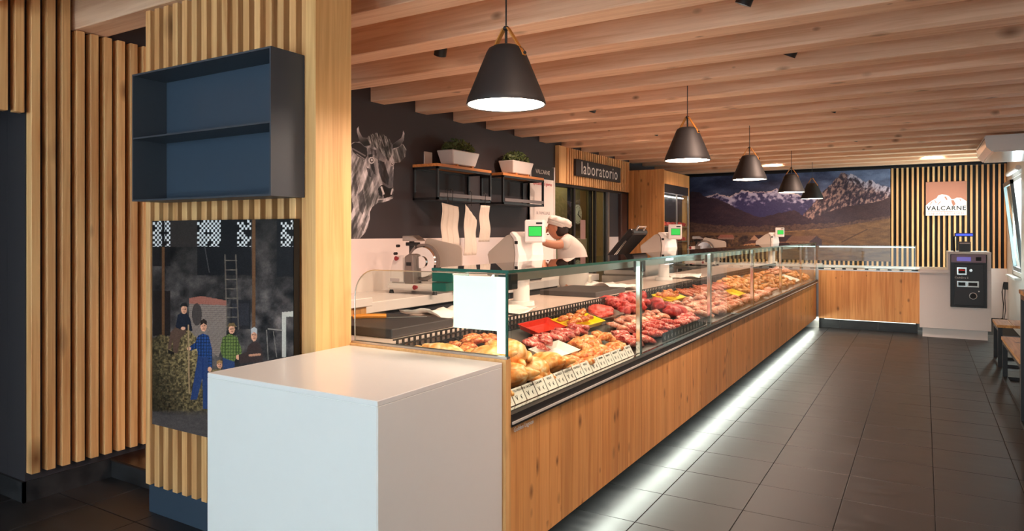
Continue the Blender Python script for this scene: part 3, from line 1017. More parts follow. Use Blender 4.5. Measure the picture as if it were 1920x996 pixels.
obj('case_light', MB().cyl((-1.50, Y0 + 0.05, 1.268), (-1.50, Y1, 1.268), 0.012, n=10), M['led'], **W_)
obj('light_profile', MB().box(-1.487, -1.482, Y0 + 0.03, Y1, 1.246, 1.2905), M['steel'], **W_)
obj('end_glare_panel', MB().box(-1.665, -1.452, 2.30, 2.308, 1.06, 1.275), M['endglare'], **W_)  # added glowing sheet, stands in for a bright reflection in the side glass
obj('end_glare_bar', MB().box(-1.452, -1.415, 2.30, 2.32, 0.972, 1.275), emit('end_bar_glare', (0.95, 1, 0.96, 1), 0.7), **W_)  # added glowing bar for the brightest edge of that glare, not a lamp
obj('lamp_housing', MB().box(-1.775, -1.668, 2.295, 2.42, 1.246, 1.286).box(-1.775, -1.70, 2.295, 2.40, 1.205, 1.243), M['greenbox'], bevel=0.003, **W_)

bc = thing('end_counter', 'short glass counter with spruce plank front closing the far end', 'counter', (-0.7, 11.8, 0))
W2 = dict(parent=bc, world=True)
pm2 = MB().box(-PW / 2 + 0.0006, PW / 2 - 0.0006, -0.009, 0.009, 0, 0.735).mesh('plank', bevel=0.0008)
pm2.materials.append(M['plank'])
for i in range(12):
    obj('plank', pm2, None, bc, (-1.374 + PW * (i + 0.5) * 0.962, 11.369, 0.155), world=True)
obj('carcass', MB().box(-1.37, -0.06, 11.405, 12.1, 0.15, 0.885), M['black'], **W2)
obj('corner_ledge', MB().box(-2.64, -1.405, 11.405, 12.1, 0.925, 0.96), M['ledge'], **W2)
obj('corner_base', MB().box(-2.6, -1.375, 11.41, 12.05, 0, 0.925), M['steel'], **W2)
for i in range(3):
    obj('toe_tile', MB().box(-1.6 + i * 0.51, -1.095 + i * 0.51, 11.50, 11.53, 0, 0.15), M['tile'], **W2)
obj('floor_light_strip', MB().box(-1.3, -0.1, 11.42, 11.445, 0.14, 0.149), emit('end_floor_led', (0.95, 1.0, 0.86, 1), 0.7), **W2)
obj('top_board', MB().box(-1.40, -0.05, 11.36, 12.1, 0.885, 0.90), M['steel'], **W2)
obj('label_rail', MB().box(-1.38, -0.07, 11.37, 11.39, 0.90, 0.925), M['black'], **W2)
obj('front_pane', MB().box(-1.39, -0.10, 11.36, 11.367, 0.905, 1.255), M['glass'], **W2)
obj('end_pane', MB().box(-0.104, -0.098, 11.37, 12.05, 0.905, 1.255), M['glass'], **W2)
obj('top_pane', MB().box(-1.39, -0.095, 11.355, 11.75, 1.257, 1.268), M['glassgreen'], **W2)
obj('case_light', MB().box(-1.37, -0.11, 11.40, 11.415, 1.235, 1.25), emit('end_case_light', (0.85, 1, 1, 1), 0.9), **W2)
for i in range(8):
    obj('price_tag', MB().box(-1.3 + i * 0.15, -1.2 + i * 0.15, 11.362, 11.368, 0.902, 0.922), M['whiteink'], **W2)


# ------------------------------------------------------------------ the meat
def deck_z(x):
    return 0.735 + (-1.44 - x) * 0.3036


def blob(name, rx, ry, rz, rough, seed, mat, sub=2, bend=0.0):
    bm = bmesh.new()
    bmesh.ops.create_icosphere(bm, subdivisions=sub, radius=1)
    off = Vector((seed * 7.3, seed * 3.1, seed * 1.7))
    for v in bm.verts:
        d = v.co.normalized()
        k = 1 + rough * mnoise.noise(d * 1.6 + off) + rough * 0.5 * mnoise.noise(d * 4 + off)
        v.co = Vector((d.x * rx * k, d.y * ry * k + bend * d.x * d.x, d.z * rz * k))
        if v.co.z < -rz * 0.6:
            v.co.z = -rz * 0.6
    for f in bm.faces:
        f.smooth = True
    m = bpy.data.meshes.new(name)
    bm.to_mesh(m)
    bm.free()
    m.materials.append(mat)
    return m


def chicken_mesh(seed):
    r = random.Random(seed)
    mb = bmesh.new()

    def lump(c, rr, rot=0, ns=0.12):
        q = bmesh.ops.create_icosphere(mb, subdivisions=3, radius=1)['verts']
        for v in q:
            d = v.co.normalized()
            k = 1 + ns * mnoise.noise(d * 1.5 + Vector((seed, c[0] * 30, c[1] * 30)))
            p = Vector((d.x * rr[0] * k, d.y * rr[1] * k, d.z * rr[2] * k))
            p.rotate(Matrix.Rotation(rot, 3, 'Z'))
            v.co = p + Vector(c)
    lump((0, 0, 0), (0.115, 0.085, 0.065))
    lump((0.03, 0, 0.018), (0.08, 0.06, 0.055))
    for s in (-1, 1):
        lump((-0.075, 0.055 * s, -0.005), (0.06, 0.036, 0.036), 0.35 * s)
        lump((-0.13, 0.04 * s, -0.012), (0.04, 0.018, 0.018), -0.25 * s)
        lump((0.055, 0.082 * s, -0.01), (0.05, 0.022, 0.024), -0.4 * s)
    lump((0.12, 0, -0.01), (0.035, 0.022, 0.022))
    for f in mb.faces:
        f.smooth = True
    m = bpy.data.meshes.new('whole_chicken')
    mb.to_mesh(m)
    mb.free()
    m.materials.append(M['chicken'])
    return m


VAR = {
    'poultry': [blob('poultry_piece', 0.055, 0.03, 0.024, 0.35, i, M['poultry']) for i in range(5)],
    'marinated': [blob('marinated_piece', 0.034, 0.026, 0.02, 0.4, i + 9, M['marinated']) for i in range(4)],
    'pork': [blob('pork_cut', 0.085, 0.034, 0.022, 0.35, i + 20, M['pork']) for i in range(5)],
    'pale': [blob('veal_cut', 0.075, 0.04, 0.024, 0.35, i + 30, M['pale']) for i in range(5)],
    'beef': [blob('beef_cut', 0.12, 0.06, 0.045, 0.3, i + 40, M['beef'], 3) for i in range(4)],
    'sausage': [blob('sausage', 0.085, 0.019, 0.019, 0.06, i + 50, M['sausage'], 2, 0.03) for i in range(3)],
}
CAT = {'poultry': 'poultry', 'marinated': 'meat', 'pork': 'meat', 'pale': 'meat', 'beef': 'meat', 'sausage': 'sausage'}


ORDN = ['first', 'second', 'third', 'fourth', 'fifth', 'sixth', 'seventh', 'eighth', 'ninth', 'tenth', 'eleventh', 'twelfth', 'thirteenth', 'fourteenth', 'fifteenth', 'sixteenth', 'seventeenth', 'eighteenth', 'nineteenth', 'twentieth']


def zone(kind, name, ya, yb, ua, ub, dy, dx, label, lift=0.0, jit=0.35, rz=(0, 6.28)):
    y = ya + dy / 2
    col = 0
    while y < yb:
        x = -1.47 - ua * 0.51 - dx / 2
        row = 0
        while x > -1.47 - ub * 0.51 - 1e-3:
            m = random.choice(VAR[kind])
            s = random.uniform(0.85, 1.15)
            px, py = x + random.uniform(-jit, jit) * dx, y + random.uniform(-jit, jit) * dy
            px = max(-1.945, min(-1.50, px))
            o = obj(name, m, None, None, (px, py, deck_z(px) + 0.02 + lift + random.uniform(0, 0.016)),
                    (random.uniform(-0.15, 0.15), 0.29, random.uniform(*rz)), label='%s, %s row back, %s along' % (label, ORDN[row], ORDN[col]))
            o['category'] = CAT[kind]
            row += 1
            o['group'] = label
            o.scale = (s, s, s)
            x -= dx
        y += dy
        col += 1


def tray(name, mat, y0_, y1_, u0, u1, label, h=0.028, cat='tray', lift=0.008):
    xa, xb = -1.47 - u0 * 0.51, -1.47 - u1 * 0.51
    L_, Wd = (y1_ - y0_), (xa - xb)
    cx, cy = (xa + xb) / 2, (y0_ + y1_) / 2
    b = MB()
    a, c_ = Wd / 2, L_ / 2
    i, o_ = 0.86, 1.0
    vs = [(-a * i, -c_ * i, 0), (a * i, -c_ * i, 0), (a * i, c_ * i, 0), (-a * i, c_ * i, 0),
          (-a, -c_, h), (a, -c_, h), (a, c_, h), (-a, c_, h),
          (-a * 1.06, -c_ * 1.04, h), (a * 1.06, -c_ * 1.04, h), (a * 1.06, c_ * 1.04, h), (-a * 1.06, c_ * 1.04, h)]
    fs = [(0, 1, 2, 3)] + [(q, (q + 1) % 4, 4 + (q + 1) % 4, 4 + q) for q in range(4)] + [(4 + q, 4 + (q + 1) % 4, 8 + (q + 1) % 4, 8 + q) for q in range(4)]
    b.add(vs, fs)
    o = obj(name, b, mat, None, (cx, cy, deck_z(cx) + lift), (0, 0.295, 0), label=label, category=None)
    o['category'] = cat
    md = o.modifiers.new('thickness', 'SOLIDIFY')
    md.thickness = 0.003
    return o


chm = [chicken_mesh(i) for i in range(4)]
for i, (x, y, rz, dz) in enumerate([(-1.575, 2.42, 0.1, -0.005), (-1.565, 2.59, 2.9, -0.005), (-1.57, 2.77, 0.4, -0.005), (-1.70, 2.44, -0.4, 0.005), (-1.70, 2.63, 0.9, 0.005),
                                    (-1.70, 2.82, 2.0, 0), (-1.64, 2.52, 2.9, 0.055), (-1.63, 2.70, -0.5, 0.06), (-1.82, 2.44, 0.5, 0.005), (-1.57, 2.94, 3.0, -0.01)]):
    o = obj('whole_chicken', chm[i % 4], None, None, (x, y, deck_z(x) + 0.05 + dz), (random.uniform(-.2, .2), 0.29, rz),
            label='whole raw yellow chicken at counter near end, ' + ['nearest in front row', 'second in front row', 'third in front row', 'nearest in middle row', 'second in middle row', 'third in middle row', 'nearer one lying on top', 'farther one lying on top', 'rearmost one', 'farthest in front row'][i])
    o.scale = (0.85, 0.85, 0.85)
    o['category'], o['group'] = 'chicken', 'whole chickens at the near end'
tray('meat_tray', M['black'], 2.58, 3.02, 0.58, 0.95, 'black tray of marinated pieces behind the whole chickens')
zone('marinated', 'marinated_piece', 2.60, 3.0, 0.60, 0.92, 0.055, 0.055, 'marinated piece in black tray behind the chickens', 0.015)
tray('meat_tray', M['paper'], 3.02, 3.34, 0.24, 0.5, 'white plastic tray between chickens and poultry pieces', 0.035)
zone('poultry', 'poultry_piece', 3.03, 3.78, 0.0, 0.2, 0.062, 0.052, 'raw poultry piece by the white price tags')
zone('poultry', 'poultry_piece', 3.38, 3.78, 0.2, 0.44, 0.06, 0.055, 'raw poultry piece heaped beside the white tray', 0.012)
zone('pork', 'pork_cut', 3.1, 3.8, 0.48, 0.66, 0.075, 0.05, 'pink pork cut in front of the red tray', 0.01, 0.3, (1.0, 2.1))
tray('meat_tray', M['red'], 3.28, 3.62, 0.66, 0.92, 'red plastic tray beside the yellow tray in the counter', 0.03, lift=0.03)
tray('meat_tray', M['yellow'], 3.62, 4.06, 0.56, 0.86, 'yellow tray of meat pieces next to the red tray', 0.03, lift=0.03)
zone('marinated', 'meat_chunk', 3.66, 4.02, 0.60, 0.80, 0.06, 0.055, 'meat chunk in yellow tray near red tray', 0.045)
tray('meat_tray', M['steel'], 4.1, 4.45, 0.62, 0.95, 'steel tray of minced beef in the second bay', 0.05)
mince = obj('minced_beef', blob('minced_beef', 0.075, 0.14, 0.04, 0.25, 77, M['mince'], 4), None, None, (-1.87, 4.27, deck_z(-1.87) + 0.055), (0, 0.29, 0), label='mound of bright red minced beef in steel tray')
mince['category'] = 'minced meat'
zone('pork', 'pork_cut', 3.84, 4.7, 0.0, 0.28, 0.085, 0.055, 'pink pork cut at second bay front', 0.005, 0.3, (0.9, 2.3))
zone('pale', 'veal_cut', 4.1, 4.95, 0.3, 0.56, 0.085, 0.06, 'pale fatty cut amid the second bay', 0.01, 0.3, (0.4, 2.6))
zone('beef', 'beef_cut', 4.5, 5.3, 0.58, 0.92, 0.15, 0.11, 'dark red beef joint at second bay rear', 0.02, 0.3, (1.0, 2.2))
zone('beef', 'beef_cut', 4.98, 5.3, 0.25, 0.56, 0.16, 0.1, 'dark red beef joint beside the second post', 0.02, 0.2, (1.0, 2.2))
zone('pork', 'pork_cut', 4.72, 5.3, 0.0, 0.24, 0.085, 0.055, 'pink pork cut behind the black label strip', 0.005, 0.3, (0.9, 2.3))
tray('meat_tray', M['yellow'], 5.45, 5.9, 0.62, 0.92, 'yellow tray standing in the third bay', 0.035, lift=0.02)
zone('marinated', 'meat_chunk', 5.5, 5.85, 0.66, 0.86, 0.06, 0.055, 'meat chunk in yellow tray of third bay', 0.04)
zone('pale', 'veal_cut', 5.4, 6.85, 0.0, 0.55, 0.1, 0.075, 'pale pink cut laid out in the third bay', 0.01, 0.3, (0.4, 2.6))
zone('sausage', 'sausage', 6.05, 6.85, 0.6, 0.92, 0.075, 0.16, 'long raw sausage at third bay rear', 0.012, 0.15, (-0.5, 0.5))
zone('sausage', 'sausage', 6.9, 7.5, 0.55, 0.9, 0.07, 0.16, 'long raw sausage in the fourth bay', 0.012, 0.15, (-0.5, 0.5))
tray('meat_tray', M['yellow'], 6.95, 7.3, 0.22, 0.5, 'yellow tray among pale cuts in the fourth bay', 0.03, lift=0.02)
zone('pale', 'veal_cut', 6.95, 8.35, 0.0, 0.2, 0.1, 0.075, 'pale pink cut at fourth bay front', 0.01)
zone('poultry', 'poultry_piece', 7.4, 8.35, 0.22, 0.9, 0.1, 0.07, 'raw poultry piece in the fourth bay', 0.015)
zone('poultry', 'poultry_piece', 8.45, 9.9, 0.0, 0.9, 0.13, 0.085, 'raw poultry piece in the fifth bay', 0.012)
tray('meat_tray', M['paper'], 9.98, 10.4, 0.05, 0.5, 'white tray in the sixth bay of the counter', 0.03)
zone('pale', 'veal_cut', 10.0, 11.3, 0.55, 0.95, 0.13, 0.09, 'pale pink cut at sixth bay rear', 0.012)
zone('poultry', 'poultry_piece', 10.45, 11.3, 0.0, 0.5, 0.12, 0.085, 'raw poultry piece in the sixth bay', 0.012)

# price tags
WORDS = ['CONIGLIO', 'PETTO POLLO', 'FESA TACCHINO', 'GALLINE', 'POLLO', 'ALI POLLO', 'COSCE POLLO', 'FUSI POLLO', 'ROLLE', 'GALLETTO', 'SPIEDINI', 'FEGATO', 'ARROSTO', 'BRACIOLE', 'SALSICCIA']
tagm = MB().box(-0.0015, 0.0015, -0.044, 0.044, 0, 0.064).mesh('price_tag', bevel=0)
tagm.materials.append(M['paper'])
for i, wd in enumerate(WORDS):
    y = 2.37 + 0.0965 * i
    o = obj('price_tag', tagm, None, None, (-1.438, y, 0.744), (0, -0.5, 0), group='white price tags in the first bay', label='white price tag in the first bay, %s from the near end' % ['first', 'second', 'third', 'fourth', 'fifth', 'sixth', 'seventh', 'eighth', 'ninth', 'tenth', 'eleventh', 'twelfth', 'thirteenth', 'fourteenth', 'last'][i])
    o['category'] = 'price tag'
    zz = Matrix.Rotation(-0.5, 3, 'Y')
    er = (zz @ Matrix.Rotation(math.pi / 2, 3, 'Z') @ Matrix.Rotation(math.pi / 2, 3, 'X')).to_euler()
    for nm, tx, sz, py, pz, mt in (('lettering', wd, 0.0135, 0, 0.051, 'ink'), ('symbol', 'V', 0.030, -0.019, 0.022, 'ink'), ('price', '€', 0.022, 0.018, 0.02, 'ink')):
        q = zz @ Vector((0.0022, py, pz))
        text(nm, tx, sz, M[mt], (-1.438 + q.x, y + q.y, 0.744 + q.z), er, o, ext=0.0003)
strip = thing('label_strip', 'black strip of small price labels along the second bay', 'label strip', (-1.445, 4.9, 0.742))
for i in range(14):
    y = 4.3 + i * 0.073
    lb = obj('label_card', MB().box(-1.449, -1.445, y, y + 0.068, 0.742, 0.80), M['signblack'], strip, world=True)
    text('lettering', 'abc'[i % 3].upper() * 0 + '€', 0.03, M['greyink'], (-1.4435, y + 0.034, 0.765), (math.pi / 2, 0, math.pi / 2), strip, ext=0.0003)

# ------------------------------------------------------------------ on the serving ledge
cb = obj('cutting_board', MB().box(-2.62, -2.10, 2.42, 2.90, 0.961, 1.005), M['board_black'], bevel=0.004, label='thick black cutting board on the serving ledge at the near end')
cb['category'] = 'cutting board'
cb2 = obj('cutting_board', MB().box(-2.60, -2.12, 4.75, 5.35, 0.961, 1.0), M['board_black'], bevel=0.004, label='dark cutting board on the ledge behind the second bay')
cb2['category'] = 'cutting board'
kn = thing('knife', 'butcher knife with orange handle lying on the black board', 'knife', (-2.4, 2.7, 1.006))
obj('handle', MB().tube([(-2.52, 2.60, 1.018), (-2.48, 2.64, 1.02), (-2.44, 2.68, 1.019), (-2.40, 2.72, 1.017)], 0.012), M['orange'], kn, world=True, smooth=True)
obj('blade', MB().prism([(-2.40, 2.71), (-2.39, 2.735), (-2.25, 2.87), (-2.26, 2.85)], 'z', 1.008, 1.011), M['steel'], kn, world=True)


def sheet(name, cx, cy, wx, wy, z, amp, seed, label, cat='paper'):
    b = MB()
    n_ = 16
    for i in range(n_ + 1):
        for j in range(n_ + 1):
            x, y = (i / n_ - 0.5) * wx, (j / n_ - 0.5) * wy
            h = amp * max(0, 0.4 + 1.2 * mnoise.noise(Vector((x * 6 + seed, y * 6, seed)))) * (1.2 if j in (0, n_) else 0.8) + 0.4 * amp * abs(mnoise.noise(Vector((x * 16, y * 16, seed))))
            b.v.append((x + 0.02 * mnoise.noise(Vector((y * 9, seed, 0))), y + 0.02 * mnoise.noise(Vector((x * 9, 0, seed))), h + 0.003))
    b.f = [(i * (n_ + 1) + j, (i + 1) * (n_ + 1) + j, (i + 1) * (n_ + 1) + j + 1, i * (n_ + 1) + j + 1) for i in range(n_) for j in range(n_)]
    o = obj(name, b, M['paper'], None, (cx, cy, z), (0, 0, 0.2), smooth=True, label=label)
    o['category'] = cat
    md = o.modifiers.new('thickness', 'SOLIDIFY')
    md.thickness = 0.0012


sheet('wrapping_paper', -2.32, 3.15, 0.42, 0.36, 0.962, 0.06, 1.3, 'crumpled white wrapping paper behind the black cutting board')
sheet('wrapping_paper', -2.22, 3.62, 0.34, 0.3, 0.962, 0.03, 5.3, 'crumpled white paper under the nearest scale')
sheet('wrapping_paper', -2.35, 5.6, 0.45, 0.4, 0.962, 0.05, 8.8, 'white paper sheet behind the second cutting board')
sheet('wrapping_paper', -2.3, 7.4, 0.45, 0.4, 0.962, 0.04, 12.8, 'white paper sheet beyond the second scale')


def scale(loc, label, rz=0.0):
    t_ = thing('counter_scale', label, 'scale', loc, rz, 'counter scales')
    obj('foot', MB().cyl((0, 0, 0), (0, 0, 0.03), 0.09, 0.085).cyl((0, 0, 0.03), (0, 0, 0.2), 0.055), M['plastic'], t_, smooth=True)
    obj('weighing_plate', MB().box(-0.2, 0.12, -0.13, 0.17, 0.2, 0.225), M['steel'], t_, bevel=0.006)
    prof = [(-0.23, 0.35), (-0.20, 0.23), (-0.02, 0.23), (0.02, 0.23), (0.035, 0.34), (0.02, 0.45), (-0.01, 0.485), (-0.06, 0.47)]
    obj('housing', MB().prism(prof, 'y', -0.10, 0.14), M['greyplastic'], t_, bevel=0.012, seg=2)
    fr = [(0.0, 0.23), (0.06, 0.23), (0.075, 0.34), (0.055, 0.46), (0.01, 0.50), (-0.015, 0.485), (0.02, 0.45), (0.035, 0.34), (0.02, 0.25)]
    obj('front_strip', MB().prism(fr, 'y', -0.115, 0.155), M['plastic'], t_, bevel=0.006)
    obj('badge', MB().box(0.035, 0.062, -0.118, -0.116, 0.415, 0.435), M['ink'], t_)
    obj('neck', MB().box(0.02, 0.1, -0.02, 0.06, 0.44, 0.49), M['plastic'], t_, bevel=0.008)
    h = thing('display_head', None, None, (0.14, -0.03, 0.50), 0.35)
    h.parent = t_
    obj('head_case', MB().box(-0.066, 0.066, -0.03, 0.03, -0.075, 0.075), M['plastic'], h, bevel=0.008)
    obj('screen_frame', MB().box(-0.036, 0.056, -0.032, -0.0295, -0.035, 0.034), M['ink'], h)
    obj('screen', MB().box(-0.033, 0.053, -0.0335, -0.0315, -0.031, 0.030), M['lcd'], h)
    obj('sensor_window', MB().box(0.016, 0.058, -0.032, -0.0295, 0.046, 0.058), M['ink'], h)
    return t_


s0 = scale((-2.33, 4.0, 0.962), 'nearest white counter scale with green display beside the worker', -0.15)
for loc, lb in (((-2.3, 6.87, 0.962), 'second white counter scale, in front of the wood clad fridge'), ((-2.1, 11.6, 0.962), 'farthest small white counter scale before the mountain mural')):
    c_ = copy_tree(s0)
    c_.location = loc
    c_['label'] = lb

# ------------------------------------------------------------------ staff side: work counter, slicers, trolley
wk = thing('work_counter', 'white worktop on dark cupboards along the charcoal wall', 'work counter', (-3.8, 5.8, 0))
W3 = dict(parent=wk, world=True)
obj('worktop', MB().box(-4.135, -3.48, 3.66, 7.9, 0.86, 0.94), M['whitepanel'], bevel=0.004, **W3)
for i in range(6):
    yy = 3.72 + i * 0.69
    ds = obj('cupboard_door', MB().box(-3.55, -3.53, yy, yy + 0.67, 0.12, 0.84), M['charcoal'], bevel=0.003, **W3)
    obj('handle', MB().box(-3.53, -3.515, yy + 0.2, yy + 0.42, 0.79, 0.80), M['steel'], **W3)
obj('cupboard_body', MB().box(-4.13, -3.55, 3.68, 7.88, 0.0, 0.86), M['black'], **W3)
bb = thing('butcher_block', 'white topped cabinet with striped wood front beside the work counter', 'cabinet', (-3.75, 3.3, 0.112))
obj('top', MB().box(-4.1, -3.3, 3.0, 3.6, 0.94, 1.0), M['whitepanel'], bb, world=True, bevel=0.004)
for i in range(9):
    obj('stave', MB().box(-4.05 + i * 0.08, -3.975 + i * 0.08, 3.03, 3.06, 0.115, 0.94), M['plank'], bb, world=True)
for i in range(8):
    obj('stave', MB().box(-3.35, -3.33, 3.06 + i * 0.064, 3.12 + i * 0.064, 0.115, 0.94), M['plank'], bb, world=True)
obj('body', MB().box(-4.05, -3.35, 3.06, 3.58, 0.115, 0.94), M['black'], bb, world=True)


def slicer(loc, label, rz=0.0):
    t_ = thing('meat_slicer', label, 'slicer', loc, rz, 'meat slicers')
    obj('base', MB().box(-0.25, 0.25, -0.12, 0.26, 0.03, 0.085), M['plastic'], t_, bevel=0.015, seg=2)
    for a in (-0.22, 0.22):
        for b in (-0.09, 0.23):
            obj('foot', MB().cyl((a, b, 0), (a, b, 0.032), 0.022, 0.014), M['black'], t_)
    hp = [(-0.24, 0.08), (-0.235, 0.20), (-0.21, 0.275), (-0.17, 0.315), (-0.08, 0.325), (-0.07, 0.08)]
    obj('motor_housing', MB().prism(hp, 'y', -0.1, 0.12), M['plastic'], t_, bevel=0.018, seg=2)
    obj('side_plate', MB().prism([(-0.075, 0.085), (-0.075, 0.31), (-0.03, 0.335), (0.01, 0.325), (0.02, 0.085)], 'y', -0.105, 0.11), M['slicer_grey'], t_, bevel=0.006)
    obj('badge', MB().box(-0.055, -0.005, -0.107, -0.105, 0.235, 0.265), M['ink'], t_)
    obj('blade_guard', MB().cyl((0.06, -0.03, 0.265), (0.06, 0.0, 0.265), 0.155, n=40), M['slicer_grey'], t_, smooth=True)
    obj('blade', MB().cyl((0.06, -0.045, 0.265), (0.06, -0.031, 0.265), 0.125, 0.135, n=40), M['chrome'], t_, smooth=True)
    obj('blade_hub', MB().cyl((0.06, -0.06, 0.265), (0.06, -0.044, 0.265), 0.05, n=24), M['chrome'], t_, smooth=True)
    pl = []
    for cx, cz, a0 in ((0.345, 0.365, 0), (0.06, 0.42, 90), (0.06, 0.17, 180), (0.345, 0.17, 270)):
        for k in range(5):
            a = math.radians(a0 + 22.5 * k)
            pl.append((cx + 0.045 * math.cos(a), cz + 0.045 * math.sin(a)))
    obj('gauge_plate', MB().prism(pl, 'y', 0.06, 0.072), M['greyplastic'], t_, bevel=0.003)
    obj('carriage', MB().prism([(0.10, 0.10), (0.13, 0.21), (0.14, 0.225), (0.26, 0.225), (0.27, 0.21), (0.30, 0.10)], 'y', -0.02, 0.04), M['steel'], t_, bevel=0.004)
    obj('carriage_arm', MB().box(0.05, 0.3, -0.04, 0.1, 0.085, 0.105), M['steel'], t_)
    obj('sharpener', MB().prism([(-0.13, 0.44), (-0.13, 0.485), (-0.03, 0.488), (0.03, 0.45), (0.03, 0.44)], 'y', -0.06, 0.05), M['steel'], t_, bevel=0.004)
    obj('sharpener_post', MB().box(-0.09, -0.06, -0.02, 0.02, 0.32, 0.44).box(-0.11, 0.0, -0.04, 0.02, 0.40, 0.43).box(-0.02, 0.0, -0.03, 0.01, 0.33, 0.41), M['black'], t_, bevel=0.003)
    for x_, z_, m_ in ((-0.14, 0.40, 'black'), (-0.165, 0.335, 'black'), (-0.15, 0.295, 'darkred')):
        obj('knob', MB().cyl((x_, -0.12, z_), (x_, -0.09, z_), 0.02 if m_ == 'darkred' else 0.012, 0.012, n=14), M[m_], t_, smooth=True)
    obj('knob', MB().cyl((0.06, -0.15, 0.06), (0.06, -0.12, 0.06), 0.02, 0.014, n=14), M['darkred'], t_, smooth=True)
    obj('rating_plate', MB().box(-0.225, -0.13, -0.1025, -0.1, 0.10, 0.125), M['greyink'], t_)
    return t_


sl = slicer((-3.66, 4.56, 0.941), 'white meat slicer with red knobs on the white worktop', 0.06)
sl2 = copy_tree(sl)
sl2.location = (-3.15, 11.3, 0.91)
sl2['label'] = 'distant meat slicer in front of the glass door fridge'
tb = thing('prep_table', 'steel prep table carrying the distant slicer', 'table', (-3.15, 11.3, 0))
obj('table_top', MB().box(-3.5, -2.75, 10.9, 11.7, 0.87, 0.908), M['steel'], tb, world=True)
for a in (-3.46, -2.79):
    for b in (10.94, 11.66):
        obj('leg', MB().box(a - 0.02, a + 0.02, b - 0.02, b + 0.02, 0, 0.87), M['steel'], tb, world=True)

vp = thing('vacuum_packer', 'vacuum packer with raised dark lid in the staff aisle', 'machine', (-3.1, 8.05, 0))
obj('trolley', MB().box(-3.4, -2.8, 7.8, 8.3, 0.0, 0.93), M['steel'], vp, world=True, bevel=0.004)
obj('body', MB().box(-3.38, -2.82, 7.8, 8.3, 0.93, 1.15), M['steel'], vp, world=True, bevel=0.02)
obj('control_panel', MB().box(-3.3, -2.9, 7.795, 7.80, 1.0, 1.1), M['black'], vp, world=True)
lid = [(-0.03, 0), (-0.03, 0.44), (0.0, 0.47), (0.05, 0.46), (0.06, 0.42), (0.045, 0.02)]
obj('lid', MB().prism(lid, 'y', -0.25, 0.25), M['black'], vp, (-0.22, 0.0, 1.15), (0, 0.72, 0), bevel=0.015)
obj('lid_handle', MB().tube([(0.09, -0.12, 1.47), (0.13, -0.12, 1.53), (0.13, 0.12, 1.53), (0.09, 0.12, 1.47)], 0.014), M['chrome'], vp)
obj('lid_arm', MB().tube([(-0.2, -0.24, 1.1), (-0.1, -0.27, 1.2), (0.02, -0.26, 1.36)], 0.012), M['chrome'], vp)

gx = thing('packet_dispenser', 'black dispenser holding a blue packet beside the worker', 'dispenser', (-3.68, 6.45, 0.941))
obj('body', MB().box(-3.8, -3.58, 6.3, 6.6, 0.941, 1.22), M['machine'], gx, world=True, bevel=0.01)
obj('packet', MB().box(-3.78, -3.6, 6.33, 6.57, 1.22, 1.36), M['blue'], gx, world=True, bevel=0.03)
obj('switch', MB().box(-3.72, -3.69, 6.296, 6.30, 1.06, 1.12), M['red'], gx, world=True)
tw = MB()
for i in range(13):
    for j in range(2):
        pass
cloth = MB()
for i in range(11):
    for j in range(9):
        cloth.v.append((0.012 * math.sin(i * 1.4) + 0.006 * math.sin(j + i), (i / 10 - 0.5) * 0.2, -j / 8 * 0.26))
cloth.f = [(i * 9 + j, (i + 1) * 9 + j, (i + 1) * 9 + j + 1, i * 9 + j + 1) for i in range(10) for j in range(8)]
o = obj('towel', cloth, M['cloth'], None, (-3.455, 7.5, 0.945), smooth=True, label='white towel hanging over the worktop edge')
o['category'] = 'towel'
o.modifiers.new('thickness', 'SOLIDIFY').thickness = 0.004

# ------------------------------------------------------------------ wall shelves, plants, aprons, board
for nm, ya, yb, lb in (('wall_shelf', 5.07, 5.99, 'black frame wall shelf with wooden top and aprons hung below'), ('wall_shelf', 6.22, 7.14, 'black frame wall shelf with wooden top beside the white notice board')):
    sh = thing(nm, lb, 'shelf', (-4.0, (ya + yb) / 2, 1.76), 0, 'framed wall shelves')
    sh['label'] = lb
    kw = dict(parent=sh, world=True)
    obj('wood_top', MB().box(-4.148, -3.85, ya, yb, 2.07, 2.098), M['plank_x'], bevel=0.002, **kw)
    fr = 0.022
    for yy in (ya, yb - fr):
        for xx in (-4.145, -3.85 - fr):
            obj('upright', MB().box(xx, xx + fr, yy, yy + fr, 1.76, 2.07), M['black'], **kw)
        for zz in (1.76, 2.048):
            obj('side_bar', MB().box(-4.145, -3.85, yy, yy + fr, zz, zz + fr), M['black'], **kw)
    for xx in (-4.145, -3.85 - fr):
        for zz in (1.76, 2.048):
            obj('long_bar', MB().box(xx, xx + fr, ya, yb, zz, zz + fr), M['black'], **kw)
    obj('bottom_shelf', MB().box(-4.14, -3.86, ya + 0.01, yb - 0.01, 1.765, 1.775), M['blackbox'], **kw)
    obj('hook_rail', MB().box(-3.85, -3.843, ya + 0.03, yb - 0.02, 1.79, 1.825), paint('rail_grey', rgb(120, 112, 112), 0.4), **kw)

